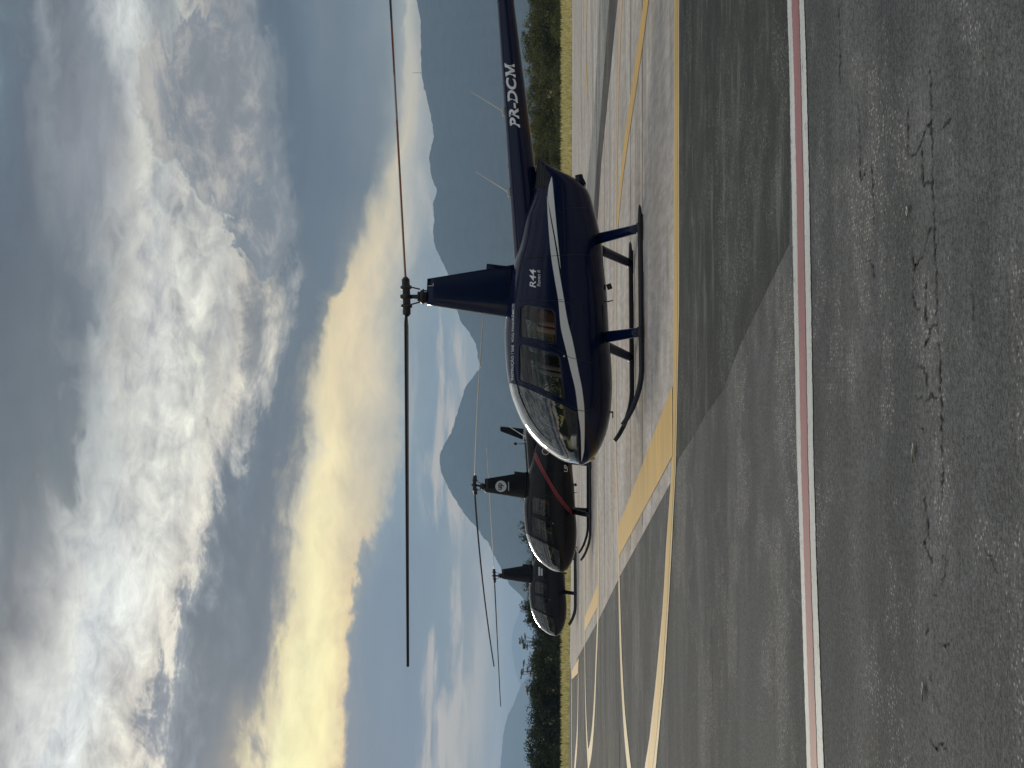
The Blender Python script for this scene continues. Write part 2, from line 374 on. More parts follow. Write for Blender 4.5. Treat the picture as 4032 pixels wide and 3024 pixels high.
M_BARK = plain('bark', (0.055, 0.046, 0.036), 0.9, var=0.3, scale=8, bump=0.5)
M_GRASS = leafmat('grass_blades', (0.40, 0.365, 0.12), (0.78, 0.69, 0.37))
def terrain(name, lo, hi, scale):
    mm, t, b = mat(name)
    co = t.add('ShaderNodeTexCoord').outputs['Object']
    n = t.noise(co, scale, 8, 0.65)
    t.l.new(t.mix(t.maprange(n, 0.3, 0.7), lo + (1,), hi + (1,)), b.inputs['Base Color'])
    setin(b, Roughness=0.95, Specular_IOR_Level=0.0)
    bp = t.add('ShaderNodeBump', {'Strength': 0.35, 'Distance': 12.0 if scale < 0.1 else 0.05, 'Height': n})
    t.l.new(bp.outputs[0], b.inputs['Normal'])
    return mm
M_SOIL = terrain('dry_grass_ground', (0.34, 0.30, 0.105), (0.62, 0.54, 0.27), 0.6)
M_MOUNT = terrain('forested_slope', (0.018, 0.026, 0.014), (0.050, 0.055, 0.040), 0.02)

# ================================================================== mesh helpers
def link(name, me, material=None, parent=None):
    o = bpy.data.objects.new(name, me)
    if material is not None:
        for mm in (material if isinstance(material, (list, tuple)) else [material]):
            me.materials.append(mm)
    COL.objects.link(o)
    if parent is not None: o.parent = parent
    return o
def from_bm(name, bm, material=None, parent=None, smooth=False):
    me = bpy.data.meshes.new(name); bm.to_mesh(me); bm.free()
    if smooth:
        me.polygons.foreach_set('use_smooth', [True] * len(me.polygons))
    return link(name, me, material, parent)
def tag(o, label=None, cat=None, group=None, kind=None):
    if label: o['label'] = label
    if cat: o['category'] = cat
    if group: o['group'] = group
    if kind: o['kind'] = kind
    return o
def empty(name, loc=(0, 0, 0), rz=0.0):
    o = bpy.data.objects.new(name, None); o.location = loc; o.rotation_euler = (0, 0, rz)
    o.empty_display_size = 0.3
    COL.objects.link(o); return o
def poly(name, pts, z, material, parent=None):
    bm = bmesh.new()
    vs = [bm.verts.new((p[0], p[1], z)) for p in pts]
    f = bm.faces.new(vs)
    bmesh.ops.triangulate(bm, faces=[f])
    for f in bm.faces:
        if f.normal.z < 0: f.normal_flip()
    bm.normal_update()
    for f in bm.faces:
        if f.normal.z < 0: f.normal_flip()
    return from_bm(name, bm, material, parent)
def strip(name, a, b, z, material, parent=None, sub=6, ragged=0.0):
    # sheet between two polylines of the same length
    def dens(p):
        p = np.array(p, float); out = []
        for i in range(len(p) - 1):
            for k in range(sub): out.append(p[i] + (p[i + 1] - p[i]) * k / sub)
        out.append(p[-1]); return np.array(out)
    A, B = dens(a), dens(b)
    v = []; f = []
    for i in range(len(A)):
        j1 = rnd.uniform(-ragged, ragged); j2 = rnd.uniform(-ragged, ragged)
        v += [(A[i][0], A[i][1] + j1, z), (B[i][0], B[i][1] + j2, z)]
        if i: f.append((2 * i - 2, 2 * i - 1, 2 * i + 1, 2 * i))
    me = bpy.data.meshes.new(name); me.from_pydata(v, [], f); me.update()
    if me.polygons[0].normal.z < 0: me.flip_normals()
    return link(name, me, material, parent)
def ribbon(name, pts, w, z, material, parent=None, sub=8, ragged=0.0):
    p = np.array(pts, float)
    # smooth resample
    tt = np.concatenate([[0], np.cumsum(np.linalg.norm(np.diff(p, axis=0), axis=1))])
    n = max(2, (len(p) - 1) * sub)
    u = np.linspace(0, tt[-1], n)
    q = np.stack([pchip(tt, p[:, 0], u), pchip(tt, p[:, 1], u)], 1) if len(p) > 2 else np.stack([np.interp(u, tt, p[:, 0]), np.interp(u, tt, p[:, 1])], 1)
    d = np.gradient(q, axis=0); d /= np.linalg.norm(d, axis=1)[:, None] + 1e-9
    nrm = np.stack([-d[:, 1], d[:, 0]], 1)
    ww = np.interp(u, tt, w) if hasattr(w, '__len__') else np.full(len(u), w)
    a = q + nrm * (ww / 2)[:, None]; b = q - nrm * (ww / 2)[:, None]
    return strip(name, a, b, z, material, parent, 1, ragged)
def pchip(x, y, xi):
    x = np.asarray(x, float); y = np.asarray(y, float); xi = np.asarray(xi, float)
    h = np.diff(x); d = np.diff(y) / h
    m_ = np.zeros_like(y)
    for i in range(1, len(x) - 1):
        if d[i - 1] * d[i] > 0:
            w1 = 2 * h[i] + h[i - 1]; w2 = h[i] + 2 * h[i - 1]
            m_[i] = (w1 + w2) / (w1 / d[i - 1] + w2 / d[i])
    m_[0] = d[0]; m_[-1] = d[-1]
    k = np.clip(np.searchsorted(x, xi) - 1, 0, len(x) - 2)
    t = np.clip((xi - x[k]) / h[k], 0, 1)
    return ((1 + 2 * t) * (1 - t) ** 2 * y[k] + t * (1 - t) ** 2 * h[k] * m_[k] + t * t * (3 - 2 * t) * y[k + 1] + t * t * (t - 1) * h[k] * m_[k + 1])
def tube(bm, pts, rad, seg=10, cap=True, flat=1.0):
    pts = [Vector(p) for p in pts]
    rads = rad if hasattr(rad, '__len__') else [rad] * len(pts)
    rings = []
    for i, p in enumerate(pts):
        d = (pts[min(i + 1, len(pts) - 1)] - pts[max(i - 1, 0)]).normalized()
        a = d.orthogonal() if abs(d.z) > 0.95 else d.cross(Vector((0, 0, 1)))
        a.normalize(); b = d.cross(a).normalized()
        rings.append([bm.verts.new(p + a * math.cos(2 * math.pi * k / seg) * rads[i] + b * math.sin(2 * math.pi * k / seg) * rads[i] * flat) for k in range(seg)])
    for r0, r1 in zip(rings, rings[1:]):
        for k in range(seg):
            bm.faces.new((r0[k], r0[(k + 1) % seg], r1[(k + 1) % seg], r1[k]))
    if cap:
        bm.faces.new(rings[0][::-1]); bm.faces.new(rings[-1])
def box(bm, c, size, rot=None, bevel=0.0, seg=2):
    r = bmesh.ops.create_cube(bm, size=1.0)
    M = Matrix.Translation(c) @ (rot.to_4x4() if rot else Matrix.Identity(4)) @ Matrix.Diagonal((*size, 1))
    bmesh.ops.transform(bm, matrix=M, verts=r['verts'])
    if bevel:
        es = list({e for v in r['verts'] for e in v.link_edges})
        bmesh.ops.bevel(bm, geom=es, offset=bevel, segments=seg, affect='EDGES', profile=0.7)
def cyl(bm, c, axis, r0, r1, length, seg=20):
    a = Vector(axis).normalized()
    tube(bm, [Vector(c) - a * length / 2, Vector(c) + a * length / 2], [r0, r1], seg)

# ================================================================== ground, pavements, markings
def gh(y):
    t = min(1, max(0, (y - 96) / 12)); return -0.02 - 2.6 * t * t * (3 - 2 * t)
bm = bmesh.new()
xs = [-16000, -4000, -800, -200, -60, -20, 20, 60, 200, 800, 4000, 16000]
ys = [-340, -60, 0, 40, 66, 80, 92, 96, 99, 102, 105, 108, 140, 300, 1000, 4000, 19000]
gv = [[bm.verts.new((x, y, gh(y))) for x in xs] for y in ys]
for i in range(len(ys) - 1):
    for j in range(len(xs) - 1):
        bm.faces.new((gv[i][j], gv[i][j + 1], gv[i + 1][j + 1], gv[i + 1][j]))
tag(from_bm('ground', bm, M_SOIL, smooth=True), 'flat dry grassy ground around and beyond the apron', kind='structure')

EDGE = [(160, 64), (60, 67), (17.15, 68.74), (0.14, 69.33), (-9.33, 71.78), (-14.72, 75.11), (-19.27, 77.25), (-60, 96), (-90, 96)]
asph = tag(poly('asphalt', [(-160, -60), (160, -60)] + [(160, 64), (60, 67), (17.15, 68.74), (0.14, 69.33), (-9.33, 71.78), (-14.72, 75.11), (-19.27, 77.25), (-50, 90), (-160, 92)], 0.0, M_ASPH),
           'smooth grey asphalt of the taxiway in the foreground', kind='structure')
A_far = [(60, 15.5), (12, 15.54), (3.88, 15.56), (2.09, 15.59), (0.74, 15.62), (0.03, 15.68), (-0.88, 15.86), (-1.66, 16.51), (-2.46, 17.03), (-3.5, 18.09), (-4.4, 19.15), (-5.0, 20.05), (-5.7, 21.6)]
A_near = [(60, 14.97), (12, 14.98), (3.73, 14.99), (2.0, 14.99), (0.71, 14.99), (0.03, 15.15), (-0.86, 15.38), (-1.59, 15.8), (-2.35, 16.24), (-3.26, 16.88), (-4.06, 17.65), (-4.51, 18.09), (-5.4, 19.6)]
tag(poly('concrete_apron', [(-0.95, 15.62), (0.03, 15.42), (0.71, 15.3), (60, 15.25), (60, 67), (17.15, 68.74), (0.14, 69.33), (-9.33, 71.78), (-13.3, 74.2), (-13.45, 70.4), (-10.21, 57.54), (-5.46, 35.91), (-3.26, 26.27), (-2.08, 20.82), (-1.04, 16.08)], 0.004, M_CONC),
    'pale streaky concrete parking apron under the helicopters', kind='structure')
tag(poly('asphalt_repair', [(0.76, 8.36), (0.27, 10.41), (-0.06, 11.48), (-0.26, 12.68), (-0.49, 13.77), (-0.73, 15.1), (-0.86, 15.42), (0.03, 15.3), (0.71, 15.2), (60, 15.2), (60, 13.0), (2.09, 8.36)], 0.0015, M_ASPH_D),
    'darker worn asphalt between the yellow line and the red line', kind='structure')
tag(poly('asphalt_worn_patch', [(-13.04, 57.82), (-6.0, 26.62), (-7.6, 26.62), (-11.0, 40.16), (-12.3, 48.98), (-14.2, 57.82)], 0.004, M_ASPH_O),
    'worn pale strip of old asphalt at the left edge', kind='structure')
tag(poly('asphalt_lane', [(10.5, 27.2), (7.62, 30.56), (6.19, 34.83), (5.11, 38.4), (4.14, 41.03), (1.5, 47), (0.2, 44.5), (3.78, 37.44), (4.95, 34.83), (5.98, 30.56), (6.79, 27.23), (8.5, 21.5), (12.5, 21.5)], 0.008, M_LANE),
    'dark asphalt lane crossing the concrete behind the helicopter tail', kind='structure')
tag(poly('asphalt_lane', [(8.89, 35.66), (7.01, 39.41), (6.04, 45.39), (4.72, 46.81), (1.6, 47.1), (4.2, 41.1), (5.2, 38.45), (6.27, 34.88), (7.7, 30.6), (10.6, 27.2), (13, 27.2)], 0.008, M_LANE_L),
    'light grey lane strip beside the dark asphalt lane', kind='structure')

# red line with white borders
Wf = [(9, 9.3), (2.09, 8.41), (1.67, 8.33), (1.05, 8.26), (0.39, 8.18), (-0.38, 8.09), (-1.05, 7.95), (-1.94, 7.78), (-8, 6.5)]
Rf = [(9, 9.1), (2.05, 8.25), (1.64, 8.17), (1.03, 8.09), (0.38, 8.03), (-0.38, 7.95), (-1.04, 7.83), (-1.91, 7.66), (-8, 6.35)]
Rn = [(9, 8.85), (2.0, 8.02), (1.59, 7.96), (1.0, 7.88), (0.37, 7.82), (-0.37, 7.75), (-1.01, 7.65), (-1.86, 7.48), (-8, 6.15)]
Wn = [(9, 8.65), (1.96, 7.87), (1.56, 7.8), (0.98, 7.72), (0.36, 7.66), (-0.36, 7.6), (-0.99, 7.5), (-1.82, 7.32), (-8, 6.0)]
tag(strip('white_line', Wf, Wn, 0.004, M_WHITE, sub=40, ragged=0.006), 'broad white painted band under the red line in the foreground', kind='structure')
tag(strip('red_line', Rf, Rn, 0.0065, M_RED, sub=40, ragged=0.006), 'faded red painted line between white borders in the foreground', kind='structure')
# yellow guide lines
tag(strip('yellow_line', A_far, A_near, 0.0065, M_CREAM, sub=10, ragged=0.012), 'pale edges of the yellow line along the concrete edge', kind='structure')
mid = [((a[0] * .80 + b[0] * .20), (a[1] * .80 + b[1] * .20)) for a, b in zip(A_far, A_near)]
mid2 = [((a[0] * .24 + b[0] * .76), (a[1] * .24 + b[1] * .76)) for a, b in zip(A_far, A_near)]
tag(strip('yellow_line', mid, mid2, 0.009, M_YEL, sub=10, ragged=0.008), 'golden core of the yellow line along the concrete edge', kind='structure')
Bl = [(9, 22.5), (6.44, 25.85), (5.48, 26.79), (4.6, 27.24), (2.95, 27.8), (0.52, 27.99), (-1.32, 27.89), (-1.97, 27.4), (-2.95, 26.85), (-3.39, 26.7)]
tag(ribbon('yellow_line', Bl, 0.5, 0.008, M_PINK, ragged=0.02), 'thin faded yellow line across the concrete under the near helicopter', kind='structure')
Bl2 = [(-3.39, 26.7), (-3.98, 26.44), (-4.62, 26.02), (-5.16, 25.4), (-5.52, 24.8), (-5.75, 24.1), (-5.98, 23.2), (-6.2, 22)]
tag(ribbon('yellow_line', Bl2, [0.5, 0.55, 0.55, 0.5, 0.5, 0.5, 0.5, 0.5], 0.008, M_CREAM, ragged=0.01), 'pale yellow line curving over the asphalt left of the noses', kind='structure')
tag(ribbon('yellow_line', [(-1, 37.3), (-2.38, 37.22), (-3.54, 36.55), (-4.68, 36.23), (-5.68, 36.88), (-6.73, 37.92), (-7.97, 39.01), (-9.5, 41.19), (-10.4, 43.2), (-11, 45)], 0.55, 0.008, M_CREAM, ragged=0.01), 'pale yellow line running past the second helicopter', kind='structure')
tag(ribbon('yellow_line', [(-5, 48), (-7.03, 48.01), (-7.82, 48.01), (-9.02, 47.72), (-10.06, 46.76), (-10.65, 45.4), (-11.1, 43.6)], 0.6, 0.011, M_CREAM, ragged=0.01), 'pale yellow line meeting the others at the far left', kind='structure')
tag(ribbon('yellow_line', [(-13.33, 69.33), (-15.44, 69.93), (-17.29, 69.33), (-19, 68)], 0.9, 0.008, M_PINK), 'farthest pale line near the grass at left', kind='structure')
tag(ribbon('yellow_line', [(-10.65, 56.73), (-12.79, 57.95), (-15.69, 62.88), (-17.5, 66)], 0.7, 0.008, M_PINK), 'thin pale line short of the farthest line at left', kind='structure')
tag(ribbon('yellow_line', [(6.2, 16.5), (4.91, 19.71), (4.56, 21.09), (4.04, 23.53), (3.6, 25.37), (2.76, 27.33)], [0.52, 0.48, 0.46, 0.44, 0.42, 0.30], 0.011, M_YEL, ragged=0.008), 'yellow line slanting towards the camera under the tail boom', kind='structure')
tag(ribbon('yellow_line', [(12.5, 43), (11.09, 46.1), (10.15, 46.9), (8.94, 45.84), (8.4, 44.9)], 0.5, 0.011, M_YEL), 'short curved yellow line far off under the tail boom', kind='structure')
for pts, lab in (([(-0.02, 15.72), (-0.73, 15.70), (-3.03, 26.88), (-2.52, 26.97)], 'broad yellow bar slanting in front of the near helicopter'),
                 ([(-4.72, 36.55), (-5.26, 36.55), (-7.69, 47.87), (-7.25, 47.87)], 'broad yellow bar in front of the second helicopter'),
                 ([(-9.95, 55.95), (-10.73, 57.13), (-13.31, 69.33), (-12.96, 69.33)], 'broad yellow bar in front of the farthest helicopter')):
    tag(poly('yellow_bar', pts, 0.012, M_YEL), lab, kind='structure')
# joints sealed with dark mastic, parallel to the apron edge
M_JOINT = plain('joint_mastic', (0.16, 0.12, 0.095), 0.9)
for i, (a, b, w) in enumerate((((60, 20.4), (-1.9, 20.6), 0.10), ((60, 23.2), (-2.5, 23.3), 0.07), ((60, 33.0), (-4.6, 33.2), 0.12), ((60, 41.0), (-6.4, 41.2), 0.14), ((60, 52), (-8.8, 52.2), 0.16))):
    tag(strip('concrete_joint', [a, ((a[0] + b[0]) / 2, (a[1] + b[1]) / 2), b], [(a[0], a[1] - w), ((a[0] + b[0]) / 2, (a[1] + b[1]) / 2 - w), (b[0], b[1] - w)], 0.0065, M_JOINT, sub=60, ragged=0.02), 'dark sealed joint across the concrete apron', kind='structure')

CR = [[(1.04,5.66),(0.86,5.65),(0.82,5.62),(0.82,5.52),(0.89,5.39),(0.9,5.33),(0.86,5.29)],
[(1.1,5.34),(1.0,5.32),(0.9,5.33),(0.8,5.29),(0.67,5.3),(0.54,5.28),(0.41,5.26),(0.25,5.24)],
[(0.85,5.46),(0.7,5.42),(0.69,5.3)],[(0.9,6.27),(0.8,6.26),(0.68,6.22),(0.62,6.26)],
[(0.49,5.59),(0.41,5.57),(0.45,5.44),(0.51,5.36),(0.54,5.34),(0.53,5.29)],[(0.52,6.35),(0.48,6.27),(0.42,6.23)],
[(1.19,6.53),(0.99,6.51),(0.85,6.49),(0.89,6.36)],[(0.85,5.19),(0.87,5.05)],[(1.73,6.96),(1.56,6.95),(1.32,6.93)],
[(0.37,5.26),(0.2,5.24),(0.2,5.3),(0.14,5.39),(0.13,5.45)],[(0.2,5.24),(0.11,5.2),(-0.04,5.19),(-0.11,5.18),(-0.2,5.18),(-0.29,5.16),(-0.38,5.18)],
[(0.06,5.52),(0.06,5.43),(0.02,5.39),(-0.01,5.36)],[(-0.06,5.51),(-0.04,5.45)],[(-0.07,5.39),(-0.04,5.33),(-0.05,5.24)],[(-0.15,5.48),(-0.17,5.39)],
[(-0.37,5.42),(-0.44,5.39),(-0.54,5.35)],[(0.39,5.57),(0.28,5.56),(0.26,5.47)],[(0.37,5.39),(0.2,5.38)],[(0.32,4.82),(0.19,4.79)],
[(-0.47,5.39),(-0.53,5.36),(-0.56,5.42),(-0.61,5.31),(-0.66,5.33)],[(-0.34,5.16),(-0.39,5.18)],[(-0.57,5.18),(-0.59,5.12),(-0.64,5.14),(-0.67,5.2)],
[(-0.72,5.3),(-0.72,5.24)],[(-0.87,5.2),(-0.87,5.14),(-0.85,5.09)],[(-0.83,5.36),(-0.88,5.39)],[(-1.06,5.29),(-1.09,5.24),(-1.11,5.18)],
[(-0.97,5.35),(-1.05,5.3)],[(-1.23,5.33),(-1.24,5.25),(-1.2,5.18),(-1.22,5.09)],[(-0.5,4.68),(-0.52,4.61),(-0.55,4.55),(-0.57,4.52)],[(-1.91,12.18),(-2.24,12.14),(-2.62,12.05)]]
for c in CR:
    pts = []
    for i in range(len(c) - 1):
        n = max(2, int(math.hypot(c[i+1][0]-c[i][0], c[i+1][1]-c[i][1]) / 0.012))
        for k in range(n):
            u = k / n
            pts.append((c[i][0]+(c[i+1][0]-c[i][0])*u + rnd.gauss(0, 0.004), c[i][1]+(c[i+1][1]-c[i][1])*u + rnd.gauss(0, 0.010)))
    pts.append(c[-1])
    v = []; f = []
    for i, p in enumerate(pts):
        q = pts[min(i + 1, len(pts) - 1)]; o = pts[max(0, i - 1)]
        d = Vector((q[0]-o[0], q[1]-o[1], 0)).normalized()
        w = (0.0012 + 0.0075 * rnd.random() ** 3) * min(1, (i + 1) / 4, (len(pts) - i) / 4 + 0.1)
        v += [(p[0]-d.y*w, p[1]+d.x*w*1.6, 0.003), (p[0]+d.y*w, p[1]-d.x*w*1.6, 0.003)]
        if i: f.append((2*i-2, 2*i-1, 2*i+1, 2*i))
    me = bpy.data.meshes.new('crack'); me.from_pydata(v, [], f); me.update()
    link('crack', me, M_CRACK, asph)

# fallen leaves on the asphalt
def fallen_leaf(loc, rz, L, Wd, label, dry):
    bm = bmesh.new()
    N = 9; rows = []
    for i in range(N):
        u = i / (N - 1); w = Wd * math.sin(math.pi * min(1, max(0.02, u))) ** 0.8
        rows.append([bm.verts.new((L * (u - .5), w * s * .5, 0.004 + 0.006 * abs(s) * math.sin(math.pi * u) + 0.004 * (u - .5) ** 2 * 4)) for s in (-1, -.5, 0, .5, 1)])
    for a, b in zip(rows, rows[1:]):
        for k in range(4): bm.faces.new((a[k], a[k+1], b[k+1], b[k]))
    o = empty('fallen_leaf', loc, rz)
    from_bm('blade', bm, dry, o, True)
    bm = bmesh.new(); tube(bm, [(-L * .72, 0.004, 0.012), (-L * .5, 0, 0.010), (0, 0, 0.008), (L * .5, 0, 0.018)], [0.0016, 0.0022, 0.0014, 0.0006], 6)
    from_bm('stalk', bm, M_TAN, o, True)
    tag(o, label, 'leaf', 'dry leaves lying on the asphalt')
M_DRY = plain('dry_leaf', (0.52, 0.50, 0.44), 0.7, var=0.25, scale=40)
M_DRY2 = plain('dry_leaf_pale', (0.66, 0.65, 0.60), 0.7, var=0.2, scale=40)
fallen_leaf((0.63, 5.64, 0.0), 0.7, 0.052, 0.030, 'crumpled pale leaf beside the cracks, nearest the helicopter tail side', M_DRY2)
fallen_leaf((-0.24, 5.55, 0.0), 0.15, 0.062, 0.034, 'oval pale grey leaf in the middle of the foreground asphalt', M_DRY)
fallen_leaf((-1.07, 5.41, 0.0), 0.3, 0.058, 0.034, 'oval grey leaf on the asphalt farthest left by the crack', M_DRY)

# ================================================================== helicopters
S_TOP = [(-1.84, 1.40), (-1.42, 1.47), (-1.07, 1.575), (-.68, 1.645), (-.43, 1.715), (0, 1.785), (.29, 1.823), (.56, 1.841), (.94, 1.821), (1.17, 1.792), (1.36, 1.754), (1.55, 1.687), (1.74, 1.602), (1.89, 1.508), (2.04, 1.376), (2.17, 1.208), (2.286, 1.0), (2.324, .83)]
S_BOT = [(-1.84, 1.33), (-1.72, 1.09), (-1.60, .83), (-1.50, .72), (-1.424, .668), (-1.188, .602), (-.914, .537), (-.7, .5), (-.447, .482), (-.017, .437), (.368, .42), (.713, .403), (.942, .382), (1.228, .372), (1.418, .379), (1.607, .395), (1.796, .428), (1.985, .486), (2.154, .571), (2.267, .665), (2.324, .775)]
S_W = [(-1.84, .36), (-1.5, .43), (-1.0, .52), (-.4, .60), (.2, .645), (1.2, .645), (1.5, .63), (1.75, .585), (1.95, .515), (2.1, .425), (2.22, .31), (2.29, .19), (2.324, .06)]
NEXP = 2.7
def prof(tab, s): return pchip([p[0] for p in tab], [p[1] for p in tab], s)
def halfwidth(s, z):
    zt = float(prof(S_TOP, [s])[0]); zb = float(prof(S_BOT, [s])[0]); w = float(prof(S_W, [s])[0])
    rel = min(0.9999, abs((z - (zt + zb) / 2) / max(1e-4, (zt - zb) / 2)))
    return w * (1 - rel ** NEXP) ** (1 / NEXP)
NOSE = 2.324
def hull_bm():
    st = np.concatenate([np.linspace(-1.84, 1.5, 62), NOSE - (np.linspace(1, 0, 46) ** 2)[1:] * (NOSE - 1.5)])
    zt, zb, w = prof(S_TOP, st), prof(S_BOT, st), prof(S_W, st)
    bm = bmesh.new(); NR = 72; rings = []
    for s, a, b, ww in zip(st, zt, zb, w):
        zc, hz = (a + b) / 2, (a - b) / 2
        ring = []
        for k in range(NR):
            th = 2 * math.pi * k / NR
            c, sn = math.cos(th), math.sin(th)
            ring.append(bm.verts.new((s, math.copysign(abs(c) ** (2 / NEXP), c) * ww, zc + math.copysign(abs(sn) ** (2 / NEXP), sn) * hz)))
        rings.append(ring)
    for r0, r1 in zip(rings, rings[1:]):
        for k in range(NR): bm.faces.new((r0[k], r1[k], r1[(k + 1) % NR], r0[(k + 1) % NR]))
    bm.faces.new(rings[0]); bm.faces.new(rings[-1][::-1])
    bmesh.ops.recalc_face_normals(bm, faces=bm.faces)
    return bm
WIN_F = [(.775, 1.632), (1.215, 1.634), (1.238, 1.610), (1.492, 1.050), (1.478, 1.034), (.955, 1.096), (.915, 1.13), (.748, 1.60)]
WIN_R = [(.26, 1.618), (.625, 1.626), (.650, 1.606), (.757, 1.158), (.742, 1.146), (.36, 1.160), (.305, 1.20), (.213, 1.56)]
def edges_of(p):
    n = len(p); cx = sum(q[0] for q in p) / n; cz = sum(q[1] for q in p) / n
    out = []
    for i in range(n):
        a, b = p[i], p[(i + 1) % n]
        nx, nz = b[1] - a[1], -(b[0] - a[0])
        l = math.hypot(nx, nz); nx /= l; nz /= l
        if (cx - a[0]) * nx + (cz - a[1]) * nz > 0: nx, nz = -nx, -nz
        out.append((a, (nx, nz)))
    return out
def inside(p, s, z): return all((s - a[0]) * n[0] + (z - a[1]) * n[1] < 1e-5 for a, n in p)
EF, ER = edges_of(WIN_F), edges_of(WIN_R)
# windscreen: ahead of the door post, above the sill, split by the centre post
WS = [((1.285, 1.668), (-(1.668 - .864), -(1.672 - 1.285))), ((1.672, .866), (-(.866 - .83), -(2.30 - 1.672)))]
WS = [(a, (n[0] / math.hypot(*n), n[1] / math.hypot(*n))) for a, n in WS]
def classify(c):
    if inside(EF, c.x, c.z): return 'F'
    if inside(ER, c.x, c.z): return 'R'
    if inside(WS, c.x, c.z) and abs(c.y) > 0.016: return 'W'
    return 'B'
def build_hull_parts():
    bm = hull_bm()
    for E_ in (EF, ER, WS):
        for a, n in E_:
            bmesh.ops.bisect_plane(bm, geom=list(bm.verts) + list(bm.edges) + list(bm.faces), plane_co=(a[0], 0, a[1]), plane_no=(n[0], 0, n[1]), dist=1e-5)
    for y in (-0.016, 0.016):
        bmesh.ops.bisect_plane(bm, geom=list(bm.verts) + list(bm.edges) + list(bm.faces), plane_co=(0, y, 0), plane_no=(0, 1, 0), dist=1e-5)
    bm.normal_update()
    bm.verts.ensure_lookup_table()
    nor = [v.normal.copy() for v in bm.verts]
    bm.verts.index_update()
    sets = {}
    for f in bm.faces:
        c = f.calc_center_median(); k = classify(c)
        if k != 'B': k += 'L' if c.y > 0 else 'R'
        sets.setdefault(k, []).append([v.index for v in f.verts])
    co = [v.co.copy() for v in bm.verts]
    bm.free()
    return co, nor, sets
HULL = build_hull_parts()
def sub_mesh(name, co, nor, faces, off=0.0, flip=False):
    idx = {}; vs = []; fs = []
    for f in faces:
        g = []
        for i in f:
            if i not in idx:
                idx[i] = len(vs); vs.append(co[i] + nor[i] * off)
            g.append(idx[i])
        fs.append(g[::-1] if flip else g)
    me = bpy.data.meshes.new(name); me.from_pydata(vs, [], fs); me.update()
    me.polygons.foreach_set('use_smooth', [True] * len(me.polygons))
    # keep the analytic normals so that the cuts do not show
    keys = sorted(idx, key=lambda k: idx[k])
    me.normals_split_custom_set_from_vertices([(-nor[k] if flip else nor[k]) for k in keys])
    return me
def decal_grid(name, up_, lo_, material, parent, side=1, n=90, k=5, off=0.004, surf=halfwidth):
    # band between two (s, z) lines, laid on the skin
    up_ = sorted(up_); lo_ = sorted(lo_)
    s0 = max(up_[0][0], lo_[0][0]); s1 = min(up_[-1][0], lo_[-1][0])
    ss = np.linspace(s0, s1, n)
    zu = pchip([p[0] for p in up_], [p[1] for p in up_], ss); zl = pchip([p[0] for p in lo_], [p[1] for p in lo_], ss)
    v = []; f = []
    for i, s in enumerate(ss):
        for j in range(k):
            z = zl[i] + (zu[i] - zl[i]) * j / (k - 1)
            v.append((s, side * (surf(s, z) + off), z))
    for i in range(n - 1):
        for j in range(k - 1):
            a = i * k + j; f.append((a, a + k, a + k + 1, a + 1) if side < 0 else (a, a + 1, a + k + 1, a + k))
    me = bpy.data.meshes.new(name); me.from_pydata(v, [], f); me.update()
    me.polygons.foreach_set('use_smooth', [True] * len(me.polygons))
    return link(name, me, material, parent)
def text_decal(name, body, s0, z0, height, width, material, parent, slope=0.0, shear=0.0, bold=0.0, side=1, off=0.006, surf=halfwidth):
    cu = bpy.data.curves.new('t', 'FONT'); cu.body = body; cu.size = 1.0; cu.shear = shear; cu.offset = bold; cu.resolution_u = 3
    to = bpy.data.objects.new('t', cu); COL.objects.link(to)
    dg = bpy.context.evaluated_depsgraph_get()
    me = bpy.data.meshes.new_from_object(to.evaluated_get(dg))
    bpy.data.objects.remove(to); bpy.data.curves.remove(cu)
    xs_ = [v.co.x for v in me.vertices]; ys_ = [v.co.y for v in me.vertices]
    x0, x1, y0, y1 = min(xs_), max(xs_), min(ys_), max(ys_)
    for v in me.vertices:
        x = (v.co.x - x0) / (x1 - x0) * width; y = (v.co.y - y0) / (y1 - y0) * height
        s = s0 - side * x; z = z0 + y + slope * x
        v.co = (s, side * (surf(s, z) + off), z)
    me.update()
    o = link(name, me, material, parent)
    return o
def boom_c(s): return 1.61 + (-s - 1.8) * .096
def boom_r(s): return .19 - (-s - 1.8) * .0285
def boom_surf(s, z):
    r = boom_r(s); d = z - boom_c(s)
    return math.sqrt(max(1e-6, r * r - d * d))
def mast_half(s, z):
    u = (z - 1.75) / (2.915 - 1.75)
    f = .299 + (.115 - .299) * u; b = -.445 + (-.253 + .445) * u
    th = .250 + (.165 - .250) * u
    q = min(1, max(0, (f - s) / (f - b)))
    return 5 * th * (.2969 * math.sqrt(q) - .126 * q - .3516 * q * q + .2843 * q ** 3 - .1030 * q ** 4) + .004

